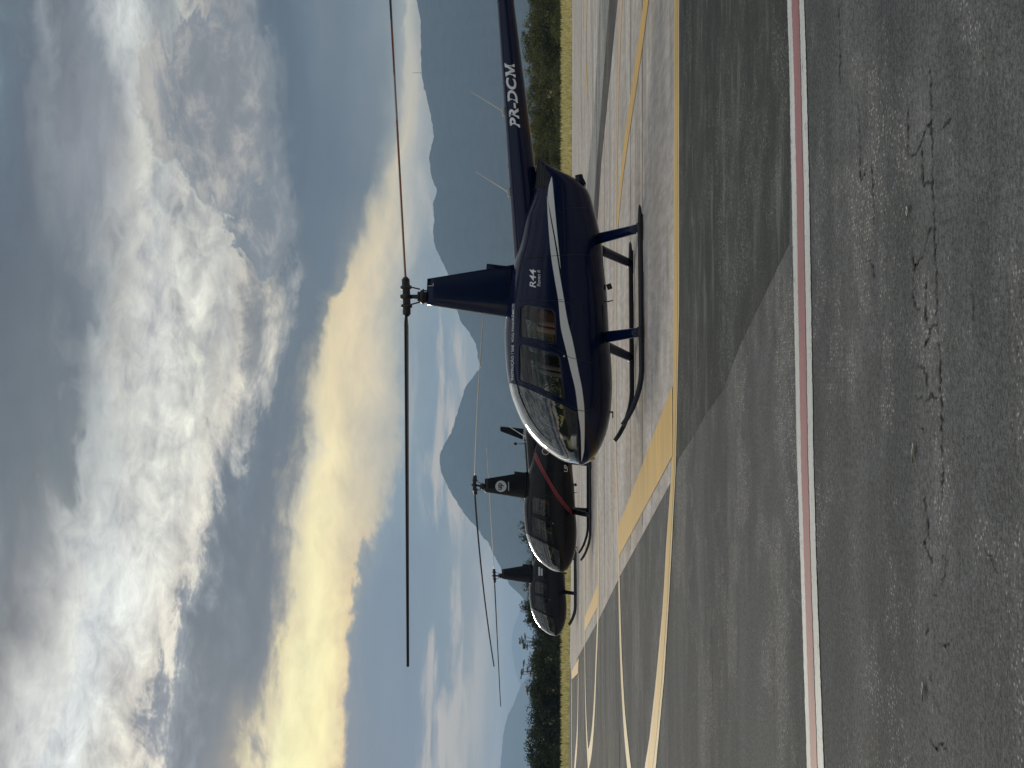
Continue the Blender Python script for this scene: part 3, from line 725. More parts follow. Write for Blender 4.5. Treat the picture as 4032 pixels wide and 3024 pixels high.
def build_helicopter(name, loc, rz, paint, skidm, blade_l, blade_r, tipL, tipR, hub_dx, style):
    root = empty(name, loc, rz)
    co, nor, sets = HULL
    body = link('fuselage', sub_mesh('fuselage', co, nor, sets['B']), paint, root)
    liner_faces = [f for f in sets['B'] if sum(co[i].x for i in f) / len(f) > 0.02]
    link('cabin_liner', sub_mesh('cabin_liner', co, nor, liner_faces, -0.022, True), M_LINER, body)
    for k in ('FL', 'FR', 'RL', 'RR'):
        link('window', sub_mesh('window', co, nor, sets[k], -0.006), M_GLASS, root)
    for k in ('WL', 'WR'):
        link('windshield', sub_mesh('windshield', co, nor, sets[k], -0.004), M_WSH, root)
    # window frames standing proud of the skin
    for E_, P in ((EF, WIN_F), (ER, WIN_R)):
        cx = sum(p[0] for p in P) / len(P); cz = sum(p[1] for p in P) / len(P)
        for side in (1, -1):
            v = []; f = []; pts = []
            for i in range(len(P)):
                a, b = P[i], P[(i + 1) % len(P)]
                n = max(1, int(math.hypot(b[0]-a[0], b[1]-a[1]) / .04))
                for q in range(n): pts.append((a[0]+(b[0]-a[0])*q/n, a[1]+(b[1]-a[1])*q/n))
            for (s, z) in pts:
                d = Vector((s - cx, z - cz)); l = d.length; d /= l
                for ex, o_ in ((-.004, -.004), (.004, .008), (.022, .008), (.028, .001)):
                    ss, zz = s + d.x * ex, z + d.y * ex
                    v.append((ss, side * (halfwidth(ss, zz) + o_), zz))
            m_ = len(pts)
            for i in range(m_):
                for q in range(3):
                    a = i * 4 + q; b = ((i + 1) % m_) * 4 + q
                    f.append((a, b, b + 1, a + 1))
            me = bpy.data.meshes.new('window_frame'); me.from_pydata(v, [], f); me.update()
            me.polygons.foreach_set('use_smooth', [True] * len(me.polygons))
            link('window_frame', me, paint, body)
    # door shut lines
    for side in (1, -1):
        for line in ([(1.245, 1.70), (1.30, 1.60), (1.60, .96), (1.66, .80), (1.62, .62), (1.45, .56), (1.05, .57)], [(.70, 1.68), (.80, 1.2), (.95, .95), (1.02, .62)], [(.13, 1.66), (.17, 1.3), (.20, 1.0), (.33, .78), (.55, .70)], [(-.42, 1.60), (-.44, 1.2), (-.46, .95), (-.47, .60)], [(-.47, 1.02), (-.9, 1.03), (-1.30, 1.04), (-1.52, 1.05)], [(-1.40, 1.42), (-1.43, 1.27)], [(-.47, .66), (.0, .60), (.5, .58), (1.0, .57)], [(-1.12, 1.03), (-1.14, .80), (-1.16, .66)]):
            v = []; f = []
            P = []
            for i in range(len(line) - 1):
                for q in range(10):
                    P.append((line[i][0]+(line[i+1][0]-line[i][0])*q/10, line[i][1]+(line[i+1][1]-line[i][1])*q/10))
            for i, (s, z) in enumerate(P):
                o = P[max(0, i-1)]; w_ = P[min(len(P)-1, i+1)]
                d = Vector((w_[0]-o[0], w_[1]-o[1])).normalized() * .003
                for e in (1, -1):
                    ss, zz = s - d.y * e, z + d.x * e
                    v.append((ss, side * (halfwidth(ss, zz) + .0055), zz))
                if i: f.append((2*i-2, 2*i-1, 2*i+1, 2*i))
            me = bpy.data.meshes.new('door_seam'); me.from_pydata(v, [], f); me.update()
            link('door_seam', me, M_RUB, body)
    # louvred engine bay grille at the rear, each slat its own piece
    for side in (1, -1):
        g = decal_grid('engine_grille', [(-1.83, 1.372), (-1.70, 1.40), (-1.56, 1.43), (-1.45, 1.45)], [(-1.83, 1.36), (-1.70, 1.285), (-1.60, 1.255), (-1.45, 1.27)], M_RUB, root, side, 14, 8, 0.004)
        for i in range(4):
            zt = 1.29 + i * .033
            bm = bmesh.new()
            P = [(-1.79 + j * .085, zt + (.004 if i else 0) + j * .0045) for j in range(5)]
            tube(bm, [(s, side * (halfwidth(s, z) + .006), z) for s, z in P], .0055, 6)
            from_bm('slat', bm, M_STEEL, g, True)
    # cowl hump between mast fairing and boom, exhaust
    bm = bmesh.new()
    tube(bm, [(-1.35, 0.10, .78), (-1.55, .14, .80), (-1.68, .15, .82)], [.06, .06, .055], 14)
    from_bm('exhaust_pipe', bm, M_STEEL, root, True)
    bm = bmesh.new(); box(bm, (-1.60, 0, .775), (.16, .46, .05), Matrix.Rotation(R(26), 3, 'Y'), .015)
    from_bm('tail_skirt', bm, paint, root, True)
    # tail boom
    bm = bmesh.new()
    ss = np.linspace(-.35, -6.15, 40)
    tube(bm, [(s, 0, boom_c(s)) for s in ss], [boom_r(s) for s in ss], 28)
    boom = from_bm('tail_boom', bm, paint, root, True)
    for s in (-1.85, -3.05, -4.25, -5.2):
        bm = bmesh.new(); tube(bm, [(s - .01, 0, boom_c(s)), (s + .01, 0, boom_c(s))], [boom_r(s) + .003] * 2, 28, False)
        from_bm('boom_band', bm, paint, boom, True)
    # fins, stabiliser, tail rotor
    def fin(nm, pts, th):
        bm = bmesh.new()
        a = [bm.verts.new((p[0], th / 2, p[1])) for p in pts]; b = [bm.verts.new((p[0], -th / 2, p[1])) for p in pts]
        bm.faces.new(a); bm.faces.new(b[::-1])
        for i in range(len(pts)): bm.faces.new((a[i], b[i], b[(i+1) % len(pts)], a[(i+1) % len(pts)]))
        bmesh.ops.recalc_face_normals(bm, faces=bm.faces)
        bmesh.ops.bevel(bm, geom=list(bm.edges), offset=.012, segments=2, affect='EDGES')
        return from_bm(nm, bm, paint, root)
    fin('upper_fin', [(-5.36, 2.10), (-5.70, 2.99), (-5.89, 2.99), (-5.80, 2.06)], .05)
    fin('lower_fin', [(-5.42, 1.93), (-5.60, 1.35), (-5.80, 1.35), (-5.80, 1.97)], .05)
    bm = bmesh.new(); box(bm, (-5.35, 0.45, 1.96), (.30, .95, .035), None, .014); from_bm('stabilizer', bm, paint, root, True)
    bm = bmesh.new(); box(bm, (-6.18, 0, 2.03), (.22, .14, .15), None, .04); cyl(bm, (-6.18, .14, 2.03), (0, 1, 0), .025, .025, .22)
    from_bm('tail_gearbox', bm, M_STEEL, root, True)
    bm = bmesh.new(); cyl(bm, (-6.18, .25, 2.03), (0, 1, 0), .06, .05, .06)
    hubt = from_bm('tail_rotor_hub', bm, M_STEEL, root, True)
    for sgn in (1, -1):
        bm = bmesh.new(); ax = Vector((math.cos(.06), 0, -math.sin(.06))) * sgn
        box(bm, Vector((-6.18, .25, 2.03)) + ax * .40, (.66, .018, .11), Matrix.Rotation(.06, 3, 'Y'), .008)
        from_bm('tail_rotor_blade', bm, M_BLADE_G, hubt, True)
    bm = bmesh.new(); tube(bm, [(-5.9, .05, 1.6), (-6.35, .06, 1.52), (-6.6, .06, 1.6)], .012, 8); from_bm('tail_guard', bm, M_STEEL, root, True)
    # antennas on the boom
    for s in style['antennas']:
        zb = boom_c(s) + boom_r(s)
        bm = bmesh.new()
        tube(bm, [(s + .01, 0, zb - .01), (s - .05, 0, zb + .07), (s - .30, 0, zb + .47)], [.020, .011, .007], 8)
        from_bm('antenna', bm, M_ANT, root, True)
        bm = bmesh.new(); box(bm, (s - .01, 0, zb + .012), (.12, .04, .05), Matrix.Rotation(R(10), 3, 'Y'), .012); from_bm('antenna_base', bm, M_ANT, root, True)
    # anti-collision beacon
    bs = style.get('beacon', -4.9); zb = boom_c(bs) + boom_r(bs); hb = style.get('beacon_h', .05)
    bm = bmesh.new(); tube(bm, [(bs, 0, zb - .01), (bs, 0, zb + hb)], [.014, .010], 8); tube(bm, [(bs, 0, zb + hb), (bs, 0, zb + hb + .06), (bs, 0, zb + hb + .12)], [.05, .062, .035], 14)
    from_bm('beacon', bm, M_LENS if hb < .1 else M_RUB, root, True)
    # mast fairing
    bm = bmesh.new(); rings = []
    for iu in range(13):
        u = iu / 12; z = 1.70 + (2.915 - 1.70) * u
        uu = (z - 1.75) / (2.915 - 1.75)
        f = .299 + (.115 - .299) * uu; b = -.445 + (-.253 + .445) * uu
        qs = [0.5 - 0.5 * math.cos(math.pi * i / 14) for i in range(15)]
        L = [(f - (f - b) * q) for q in qs]
        ring = [bm.verts.new((x, mast_half(x, z) - .004 if 0 < i < 14 else (0.0 if i == 0 else .004), z)) for i, x in enumerate(L)]
        ring += [bm.verts.new((L[i], -(mast_half(L[i], z) - .004) if i < 14 else -.004, z)) for i in range(14, 0, -1)]
        rings.append(ring)
    n = len(rings[0])
    for r0, r1 in zip(rings, rings[1:]):
        for k in range(n): bm.faces.new((r0[k], r0[(k+1) % n], r1[(k+1) % n], r1[k]))
    bm.faces.new(rings[-1]); bm.faces.new(rings[0][::-1])
    bmesh.ops.recalc_face_normals(bm, faces=bm.faces)
    mf = from_bm('mast_fairing', bm, paint, root, False)
    for p in mf.data.polygons: p.use_smooth = abs(p.normal.z) < 0.9
    bm = bmesh.new(); box(bm, (-.405, 0, 1.93), (.075, .05, .34), Matrix.Rotation(R(-7), 3, 'Y'), .012); from_bm('fairing_step', bm, paint, mf, True)
    # mast, swashplate, hub
    H0 = Vector((hub_dx, 0, 3.20))
    bm = bmesh.new(); tube(bm, [(hub_dx * .3, 0, 2.88), H0], [.034, .030], 16); from_bm('rotor_mast', bm, M_STEEL, root, True)
    bm = bmesh.new(); cyl(bm, (hub_dx * .5, 0, 2.985), (0, 0, 1), .11, .085, .05); cyl(bm, (hub_dx * .5, 0, 3.025), (0, 0, 1), .065, .075, .04); cyl(bm, (hub_dx * .5, 0, 2.945), (0, 0, 1), .07, .07, .06)
    for a in (.4, 2.5, 4.6):
        tube(bm, [(hub_dx * .5 + .10 * math.cos(a), .10 * math.sin(a), 2.985), (hub_dx * .5 + .085 * math.cos(a), .085 * math.sin(a), 2.88)], .010, 6)
    from_bm('swashplate', bm, M_STEEL, root, True)
    hub = None
    bm = bmesh.new()
    dL = (Vector((4.95 + hub_dx, 0, tipL)) - H0).normalized(); dR = (Vector((-4.95 + hub_dx, 0, tipR)) - H0).normalized()
    ang = math.atan2(dR.z - dL.z, 2) * 1.0
    box(bm, H0, (.24, .12, .10), Matrix.Rotation(ang, 3, 'Y'), .02); cyl(bm, H0 + Vector((0, 0, .045)), (0, 0, 1), .045, .03, .08); cyl(bm, H0, (0, 1, 0), .035, .035, .2)
    hub = from_bm('rotor_hub', bm, M_STEEL, root, True)
    for d in (dL, dR):
        bm = bmesh.new()
        tube(bm, [H0 + d * x for x in (.07, .10, .115, .15, .155, .24, .275)], [.045, .050, .078, .078, .056, .056, .030], 14)
        tube(bm, [H0 + d * .14 + Vector((0, .07, 0)), Vector((hub_dx * .5 + d.x * .09, .08, 3.01))], .010, 6)
        from_bm('blade_grip', bm, M_STEEL, root, True)
    # blades with an aerofoil section and a slight droop
    def blade(d, droop, mats, tipz):
        bm = bmesh.new(); rings = []
        N = 36; perp = Vector((0, 1, 0)); 
        for i in range(N + 1):
            u = i / N; r = .25 + (5.03 - .25) * u
            c = H0 + d * r; c.z += droop * (r / 5.03) * (1 - r / 5.03) * 4
            ch = .10 if i == 0 else .254
            th = .036 if i == 0 else .031
            sec = [(-.5, 0), (-.44, .45), (-.25, .5), (.1, .35), (.5, .05), (.5, -.05), (.1, -.35), (-.25, -.5), (-.44, -.45)]
            pit = R(6 * (1 - u))
            lead = 1 if d.x > 0 else -1
            rings.append([bm.verts.new(c + perp * (-lead * x * ch * math.cos(pit)) * -1 * -1 + Vector((0, 0, z * th + (-x) * ch * math.sin(pit)))) for x, z in sec])
        n = len(rings[0])
        for i, (r0, r1) in enumerate(zip(rings, rings[1:])):
            for k in range(n):
                f = bm.faces.new((r0[k], r0[(k+1) % n], r1[(k+1) % n], r1[k]))
                if len(mats) > 1:
                    r = .25 + 4.78 * (i + .5) / N
                    f.material_index = 0 if r < 2.45 else (1 if r < 3.15 else (2 if r < 3.95 else 3))
        f = bm.faces.new(rings[0][::-1]); f = bm.faces.new(rings[-1]); f.material_index = len(mats) - 1 if len(mats) > 1 else 0
        bmesh.ops.recalc_face_normals(bm, faces=bm.faces)
        return from_bm('rotor_blade', bm, list(mats), root, True)
    blade(dL, style.get('bowL', 0), blade_l, tipL); blade(dR, style.get('bowR', 0), blade_r, tipR)
    # landing gear
    for side in (1, -1):
        bm = bmesh.new()
        pts = [(-1.02, .045), (-.98, .043), (-.80, .038), (0, .036), (1.18, .036), (1.30, .046), (1.42, .068), (1.55, .108), (1.68, .158), (1.80, .222), (1.895, .29)]
        tube(bm, [(s, side * 1.09, z) for s, z in pts], [.008, .020, .034, .036, .036, .036, .036, .035, .034, .033, .030], 14)
        sk = from_bm('skid', bm, skidm, root, True)
        for s in (-.72, .66, .05):
            bm = bmesh.new(); box(bm, (s, side * 1.09, .008), (.34, .05, .016), None, .004); from_bm('wear_plate', bm, M_STEEL, sk)
        for (st, zt, tt, sb) in ((.625, .45, .38, .68), (-.745, .54, .33, -.703)):
            bm = bmesh.new(); rings = []
            for u in np.linspace(0, 1, 8):
                c = Vector((st + (sb - st) * u, side * (tt + (1.075 - tt) * u), zt + (.062 - zt) * u))
                ch = .155 - .03 * u
                ring = []
                for k in range(16):
                    a = 2 * math.pi * k / 16
                    ring.append(bm.verts.new(c + Vector((math.cos(a) * ch / 2, 0.4 * math.sin(a) * .05 * side, math.sin(a) * .045))))
                rings.append(ring)
            for r0, r1 in zip(rings, rings[1:]):
                for k in range(16): bm.faces.new((r0[k], r0[(k+1) % 16], r1[(k+1) % 16], r1[k]))
            bm.faces.new(rings[0]); bm.faces.new(rings[-1])
            bmesh.ops.recalc_face_normals(bm, faces=bm.faces)
            from_bm('landing_leg', bm, paint, root, True)
            bm = bmesh.new(); cyl(bm, (sb, side * 1.09, .045), (1, 0, 0), .046, .046, .13); from_bm('skid_clamp', bm, skidm, sk, True)
    # belly bits
    bm = bmesh.new(); tube(bm, [(.12, .25, .44), (.10, .25, .36)], [.010, .006], 6); from_bm('drain_pipe', bm, M_LENS, root, True)
    bm = bmesh.new(); box(bm, (-.10, .2, .41), (.08, .016, .07), Matrix.Rotation(R(20), 3, 'Y'), .009); from_bm('belly_antenna', bm, M_ANT if False else M_STEEL, root, True)
    bm = bmesh.new(); tube(bm, [(1.62, .15, .40), (1.62, .15, .365)], .012, 8); tube(bm, [(1.62, .15, .37), (1.70, .15, .37)], .008, 8); from_bm('pitot_tube', bm, M_STEEL, root, True)
    bm = bmesh.new(); bmesh.ops.create_uvsphere(bm, u_segments=14, v_segments=10, radius=.07, matrix=Matrix.Translation((2.245, 0, .66)) @ Matrix.Diagonal((.5, 1.2, .8, 1))); from_bm('landing_light', bm, M_LIGHTG, root, True)
    # cabin
    bm = bmesh.new(); box(bm, (.95, 0, .53), (1.5, .84, .05)); from_bm('cabin_floor', bm, M_LEATHK, root)
    bm = bmesh.new(); box(bm, (.10, 0, 1.08), (.05, .96, 1.02), None, .12, 3); from_bm('rear_bulkhead', bm, M_LEATH, root)
    def seat(s, y, mt, mb, tall):
        bm = bmesh.new()
        box(bm, (s, y, .74), (.50, .42, .36), None, .05, 3); 
        o = from_bm('seat', bm, mt, root, True)
        bm = bmesh.new(); box(bm, (s - .235, y, .90 + tall / 2), (.13, .46, tall), Matrix.Rotation(R(-11), 3, 'Y'), .055, 3)
        from_bm('seat_back', bm, mb, o, True)
    for y in (.29, -.29):
        seat(1.22, y, M_LEATHK, M_LEATHK, .46)
        seat(.62, y, M_LEATHR, M_LEATH, .50)
    bm = bmesh.new(); box(bm, (1.80, 0, .80), (.28, .30, .50), Matrix.Rotation(R(-14), 3, 'Y'), .05, 3); box(bm, (1.86, 0, .99), (.20, .56, .15), Matrix.Rotation(R(-18), 3, 'Y'), .05, 3)
    from_bm('instrument_console', bm, M_RUB, root, True)
    bm = bmesh.new(); tube(bm, [(1.50, 0, .52), (1.42, 0, .80), (1.40, 0, 1.0)], .018, 8); tube(bm, [(1.42, .30, .93), (1.40, 0, 1.0), (1.42, -.30, .93)], .016, 8)
    from_bm('cyclic_stick', bm, M_RUB, root, True)
    bm = bmesh.new(); box(bm, (1.93, 0, .845), (.34, .62, .03), None, .01); from_bm('glare_shield', bm, M_RUB, root)
    # fuel cap / latch on the door
    bm = bmesh.new(); s_, z_ = .93, 1.035; cyl(bm, (s_, halfwidth(s_, z_) + .004, z_), (0, 1, 0), .014, .012, .016); from_bm('door_latch', bm, M_LIGHTG, root, True)
    return root, body, boom, mf

# ---- near helicopter: navy with a silver sweep
YAW = lambda a: math.pi + R(a)
h1, body, boom, mf = build_helicopter('helicopter', (1.2055, 21.23, .012), YAW(7.6), M_NAVY, M_SKID, [M_BLADE_D], [M_BLADE_O, M_BLADE_G, M_BLADE_O, M_BLADE_D], 3.12, 3.53, 0.0, {'antennas': (-1.47, -2.63)})
tag(h1, 'dark navy helicopter with a silver sweep along its side, nearest the camera', 'helicopter', 'helicopters parked in a row on the apron')
stU = [(2.29, .800), (1.952, .814), (1.695, .848), (1.4, .883), (1.123, .947), (.845, 1.010), (.509, 1.083), (.191, 1.110), (-.091, 1.155), (-.468, 1.210), (-.805, 1.238), (-1.091, 1.255), (-1.301, 1.262)]
stL = [(2.29, .793), (2.136, .765), (1.862, .763), (1.679, .766), (1.403, .792), (1.126, .845), (.736, .918), (.438, .990), (.157, 1.036), (-.181, 1.091), (-.368, 1.118), (-.71, 1.170), (-1.015, 1.220), (-1.301, 1.258)]
lwU = [(-1.585, 1.200), (-1.45, 1.236), (-1.311, 1.251), (-1.015, 1.206), (-.71, 1.152), (-.45, 1.108), (-.27, 1.083)]
lwL = [(-1.585, 1.194), (-1.45, 1.181), (-1.167, 1.158), (-.805, 1.127), (-.45, 1.095), (-.27, 1.080)]
for side in (1, -1):
    decal_grid('side_stripe', stU, stL, M_SILV, body, side, 140)
    decal_grid('side_stripe', lwU, lwL, M_SILV, body, side, 60)
text_decal('lettering', 'R44', -.005, 1.413, .083, .262, M_TEXT, body, shear=.25, bold=.012)
text_decal('lettering', 'Raven II', -.018, 1.350, .046, .232, M_TEXTG, body, shear=.25, bold=.014)
text_decal('lettering', 'INSTRUÇÃO / SAE  VOO PANORÂMICO', 1.211, 1.706, .048, 1.03, M_TEXT, body, slope=-.012, bold=.012)
text_decal('lettering', 'PR-DC', -2.353, 1.632, .140, .735, M_TEXT, boom, slope=.088, shear=.22, bold=.035, surf=boom_surf)
bm = bmesh.new()
fm = bm.faces.new([bm.verts.new((x, y, 0)) for x, y in ((0, 0), (0, 1), (.29, 1), (.5, .40), (.71, 1), (1, 1), (1, 0), (.78, 0), (.78, .62), (.58, .05), (.42, .05), (.22, .62), (.22, 0))])
bmesh.ops.triangulate(bm, faces=[fm])
for v_ in bm.verts:
    x = .728 + v_.co.x * .195 + .22 * .14 * v_.co.y; z = 1.632 + v_.co.y * .140 + .088 * x; s_ = -2.353 - x
    v_.co = (s_, boom_surf(s_, z) + .006, z)
from_bm('lettering', bm, M_TEXT, boom)
text_decal('lettering', 'L', -.135, 2.825, .078, .045, M_TEXTG, mf, bold=.0, surf=lambda s, z: mast_half(s, z) + .004)
for s, z0, z1 in ((1.655, .775, .85), (.17, 1.045, 1.112)):   # thin seams across the silver sweep
    bm = bmesh.new(); tube(bm, [(s, halfwidth(s, z0) + .005, z0), (s - .004, halfwidth(s, z1) + .005, z1)], .003, 5)
    from_bm('stripe_seam', bm, M_RUB, body)

# ---- second helicopter: black with red sweeps
h2, body2, boom2, mf2 = build_helicopter('helicopter', (-2.88, 42.6, .012), YAW(1.0), M_BLACKP, M_SKID, [M_BLADE_D], [M_BLADE_LIT], 2.66, 2.93, -.08, {'antennas': (-1.40,), 'bowL': .06, 'bowR': .04})
tag(h2, 'black helicopter with twin red stripes and a round white badge, middle of the row', 'helicopter', 'helicopters parked in a row on the apron')
rU = [(-.99, 1.520), (-.875, 1.537), (-.612, 1.423), (-.262, 1.225), (.11, 1.006), (.417, .787), (.712, .525)]
rL = [(-.99, 1.495), (-.876, 1.445), (-.634, 1.335), (-.284, 1.138), (.077, .918), (.362, .71), (.657, .509), (.712, .500)]
def blend(a, b, u):
    ss = np.linspace(-.99, .712, 16)
    za = pchip([p[0] for p in a], [p[1] for p in a], ss); zb = pchip([p[0] for p in b], [p[1] for p in b], ss)
    return [(float(s), float(x * (1 - u) + y * u)) for s, x, y in zip(ss, za, zb)]
for side in (1, -1):
    decal_grid('side_stripe', rU, blend(rU, rL, .36), M_REDST, body2, side, 80)
    decal_grid('side_stripe', blend(rU, rL, .36), blend(rU, rL, .62), M_REDDK, body2, side, 80)
    decal_grid('side_stripe', blend(rU, rL, .62), rL, M_REDST, body2, side, 80)
    decal_grid('side_stripe', [(-.75, .64), (-.569, .600), (-.372, .557), (-.109, .510)], [(-.75, .55), (-.57, .546), (-.372, .538), (-.109, .504)], M_REDDK, body2, side, 30)
text_decal('lettering', 'UP', -.47, .62, .11, .19, M_TEXT, body2, shear=.1, bold=.02)
def disc(nm, s, z, r0, r1, material, parent, surf, off):
    v = []; f = []; N = 40
    for i in range(N):
        a = 2 * math.pi * i / N
        for rr in (r0, (r0 + r1) / 2, r1):
            ss, zz = s + rr * math.cos(a), z + rr * math.sin(a)
            v.append((ss, surf(ss, zz) + off, zz))
        j = ((i + 1) % N) * 3
        f += [(i * 3, i * 3 + 1, j + 1, j), (i * 3 + 1, i * 3 + 2, j + 2, j + 1)]
    me = bpy.data.meshes.new(nm); me.from_pydata(v, [], f); me.update()
    return link(nm, me, material, parent)
disc('badge', -.05, 2.467, .001, .155, M_TEXTG, mf2, mast_half, .006)
text_decal('badge_letters', 'up', .045, 2.39, .15, .185, M_RUB, mf2, bold=.03, surf=mast_half, off=.010)
decal_grid('badge_bar', [(-.17, 2.265), (.07, 2.265)], [(-.17, 2.245), (.07, 2.245)], M_TEXTG, mf2, 1, 10, 3, .006, mast_half)
disc('badge', -1.03, 1.235, .085, .10, M_TEXTG, body2, halfwidth, .005)
disc('badge', -1.03, 1.235, .001, .085, M_REDDK, body2, halfwidth, .005)

# ---- third helicopter: charcoal
h3, body3, boom3, mf3 = build_helicopter('helicopter', (-7.52, 60.3, .012), YAW(8.0), M_DARKB, M_SKID, [M_BLADE_D], [M_BLADE_LIT], 2.94, 3.52, 0.0, {'antennas': (-1.47,), 'beacon': -5.2, 'beacon_h': .30})
tag(h3, 'plain charcoal helicopter with a small pale plate, farthest in the row', 'helicopter', 'helicopters parked in a row on the apron')
decal_grid('name_plate', [(-.33, 1.475), (0.0, 1.475)], [(-.33, 1.405), (0.0, 1.405)], M_TEXTG, body3, 1, 14, 4)
decal_grid('name_plate', [(-.27, 1.375), (0.0, 1.375)], [(-.27, 1.315), (0.0, 1.315)], M_TEXTG, body3, 1, 14, 4)

# ================================================================== grass strip
v = []; f = []
for i in range(26000):
    y = 69.5 + 28 * rnd.random() ** 1.1
    x = rnd.uniform(-0.30, 0.30) * y * 1.15
    ye = np.interp(x, [-60, -19.27, -14.72, -9.33, .14, 17.15, 60], [96, 77.4, 75.3, 72, 69.6, 69.0, 67.2])
    if y < ye + .1: continue
    h = rnd.uniform(.10, .26) * (1.25 if y > 88 else 1.0); a = rnd.uniform(0, math.pi); w = rnd.uniform(.03, .07); lx, ly = rnd.gauss(0, .05), rnd.gauss(0, .05)
    g = gh(y); k = len(v)
    v += [(x - w*math.cos(a), y - w*math.sin(a), g), (x + w*math.cos(a), y + w*math.sin(a), g), (x + lx, y + ly, g + h)]
    f.append((k, k+1, k+2))
me = bpy.data.meshes.new('grass'); me.from_pydata(v, [], f); me.update()
tag(link('grass', me, M_GRASS), 'strip of dry grass between the pavement and the trees', kind='stuff')

# ================================================================== trees
def crown_mesh(seed, rx, ry, rz_, n_cl, n_leaf, size, mat_, flat=0.0):
    r = random.Random(seed); v = []; f = []
    cl = []
    for i in range(n_cl):
        while True:
            p = Vector((r.uniform(-1, 1), r.uniform(-1, 1), r.uniform(-.75, 1)))
            if .25 < p.length < 1: break
        p = p.normalized() * (p.length ** .45)
        q = Vector((p.x * rx, p.y * ry, p.z * rz_)) * r.uniform(.72, 1.08)
        cl.append((q, r.uniform(.32, .62)))
    for q, cr in cl:
        for j in range(n_leaf):
            d = Vector((r.gauss(0, 1), r.gauss(0, 1), r.gauss(0, .8))); d = d.normalized() * cr * r.random() ** .4
            c = q + d
            nrm = (d.normalized() + Vector((r.gauss(0, .5), r.gauss(0, .5), r.gauss(0, .5) + .4))).normalized()
            a = nrm.orthogonal().normalized(); a.rotate(Matrix.Rotation(r.uniform(0, 6.28), 3, nrm)); b = nrm.cross(a)
            L = size * r.uniform(.6, 1.35); Wd = L * r.uniform(.35, .6)
            k = len(v)
            v += [c - a * L * .5, c + b * Wd * .5 + nrm * .02, c + a * L * .5, c - b * Wd * .5 + nrm * .02]
            f.append((k, k+1, k+2, k+3))
    me = bpy.data.meshes.new('crown'); me.from_pydata([tuple(x) for x in v], [], f); me.update(); me.materials.append(mat_)
    return me
def trunk_mesh(seed, h, r0, rx):
    r = random.Random(seed); bm = bmesh.new()
    top = Vector((r.gauss(0, .15), r.gauss(0, .15), h))
    tube(bm, [(0, 0, -.3), (r.gauss(0, .06), r.gauss(0, .06), h * .5), top], [r0 * 1.3, r0, r0 * .55], 8)
    for i in range(5):
        a = r.uniform(0, 6.28); L = rx * r.uniform(.5, .85)
        b0 = Vector((0, 0, h * r.uniform(.55, .95)))
        tube(bm, [b0, b0 + Vector((math.cos(a) * L * .5, math.sin(a) * L * .5, L * .35)), b0 + Vector((math.cos(a) * L, math.sin(a) * L, L * .6))], [r0 * .5, r0 * .3, r0 * .1], 6)
    me = bpy.data.meshes.new('trunk'); bm.to_mesh(me); bm.free(); me.materials.append(M_BARK)
    me.polygons.foreach_set('use_smooth', [True] * len(me.polygons))
    return me
PROTO = {}
for kind, mt in (('A', M_LEAF_A), ('B', M_LEAF_B)):
    for i in range(5):
        rr = random.Random(100 + i)
        PROTO[kind, i] = (crown_mesh(20 + i + (50 if kind == 'B' else 0), 1.9 + .3 * (i % 3), 1.6, 1.35 + .12 * i, 76, 90, .17, mt), trunk_mesh(40 + i, 2.2, .12, 1.6))
def tree(x, y, top_z, kind, i, sc, label, group, name='tree'):
    g = gh(y); o = empty(name, (x, y, g))
    cm, tm = PROTO[kind, i]
    tr = link('trunk', tm, None, o); cr = link('crown', cm, None, o)
    height = top_z - g
    rzz = 1.35 + .12 * i
    s = sc
    cr.scale = (s, s, s * rnd.uniform(.9, 1.1)); cr.rotation_euler = (0, 0, rnd.uniform(0, 6.28))
    cr.location = (0, 0, height - rzz * s * 1.02)
    tr.scale = (s, s, max(.3, (height - rzz * s * 1.1) / 2.2)); tr.rotation_euler = (0, 0, rnd.uniform(0, 6.28))
    tag(o, label, 'tree', group)
    return o
def z_at(vsrc, y): return CAM_H + (2135 - vsrc) / 6058 * y
# right of the near cabin: olive scrub wood, two rows; left of the far nose: dark wood
for row, (yy, step) in enumerate(((106, 2.3), (112, 2.9))):
    x = 4.0
    while x < 33:
        vt = np.interp(x, [0, 8, 14, 20, 22, 24, 30], [2085, 2078, 2072, 2066, 2060, 2064, 2068]) + rnd.uniform(-3, 16) - row * 7
        tree(x + rnd.uniform(-.5, .5), yy + rnd.uniform(-2, 2), z_at(vt, yy), 'B', rnd.randrange(5), rnd.uniform(.82, 1.08), 'olive green tree in the wood under the tail boom', 'olive trees behind the grass under the tail boom')
        x += step * rnd.uniform(.8, 1.2)
for row, (yy, step) in enumerate(((105, 2.2), (112, 2.7))):
    x = -34.0
    while x < -11.5:
        vt = np.interp(x, [-30, -26, -24.5, -23, -20, -17.8, -15.7, -14, -12], [2066, 2074, 2088, 2090, 2084, 2088, 2072, 2058, 2052]) + rnd.uniform(-2, 14) - row * 5
        tree(x + rnd.uniform(-.5, .5), yy + rnd.uniform(-2, 2), z_at(vt, yy), 'A', rnd.randrange(5), rnd.uniform(.80, 1.05), 'dark bushy tree in the wood left of the farthest helicopter', 'dark trees behind the grass at left')
        x += step * rnd.uniform(.8, 1.2)
x = -10.5
while x < 3.5:
    vt = np.interp(x, [-11, -8, 0, 4], [2046, 2056, 2064, 2080]) + rnd.uniform(-3, 12)
    tree(x, 108 + rnd.uniform(-2, 2), z_at(vt, 108), 'A', rnd.randrange(5), rnd.uniform(.85, 1.05), 'dark green tree partly hidden behind the parked helicopters', 'trees behind the helicopters')
    x += 2.6 * rnd.uniform(.85, 1.15)
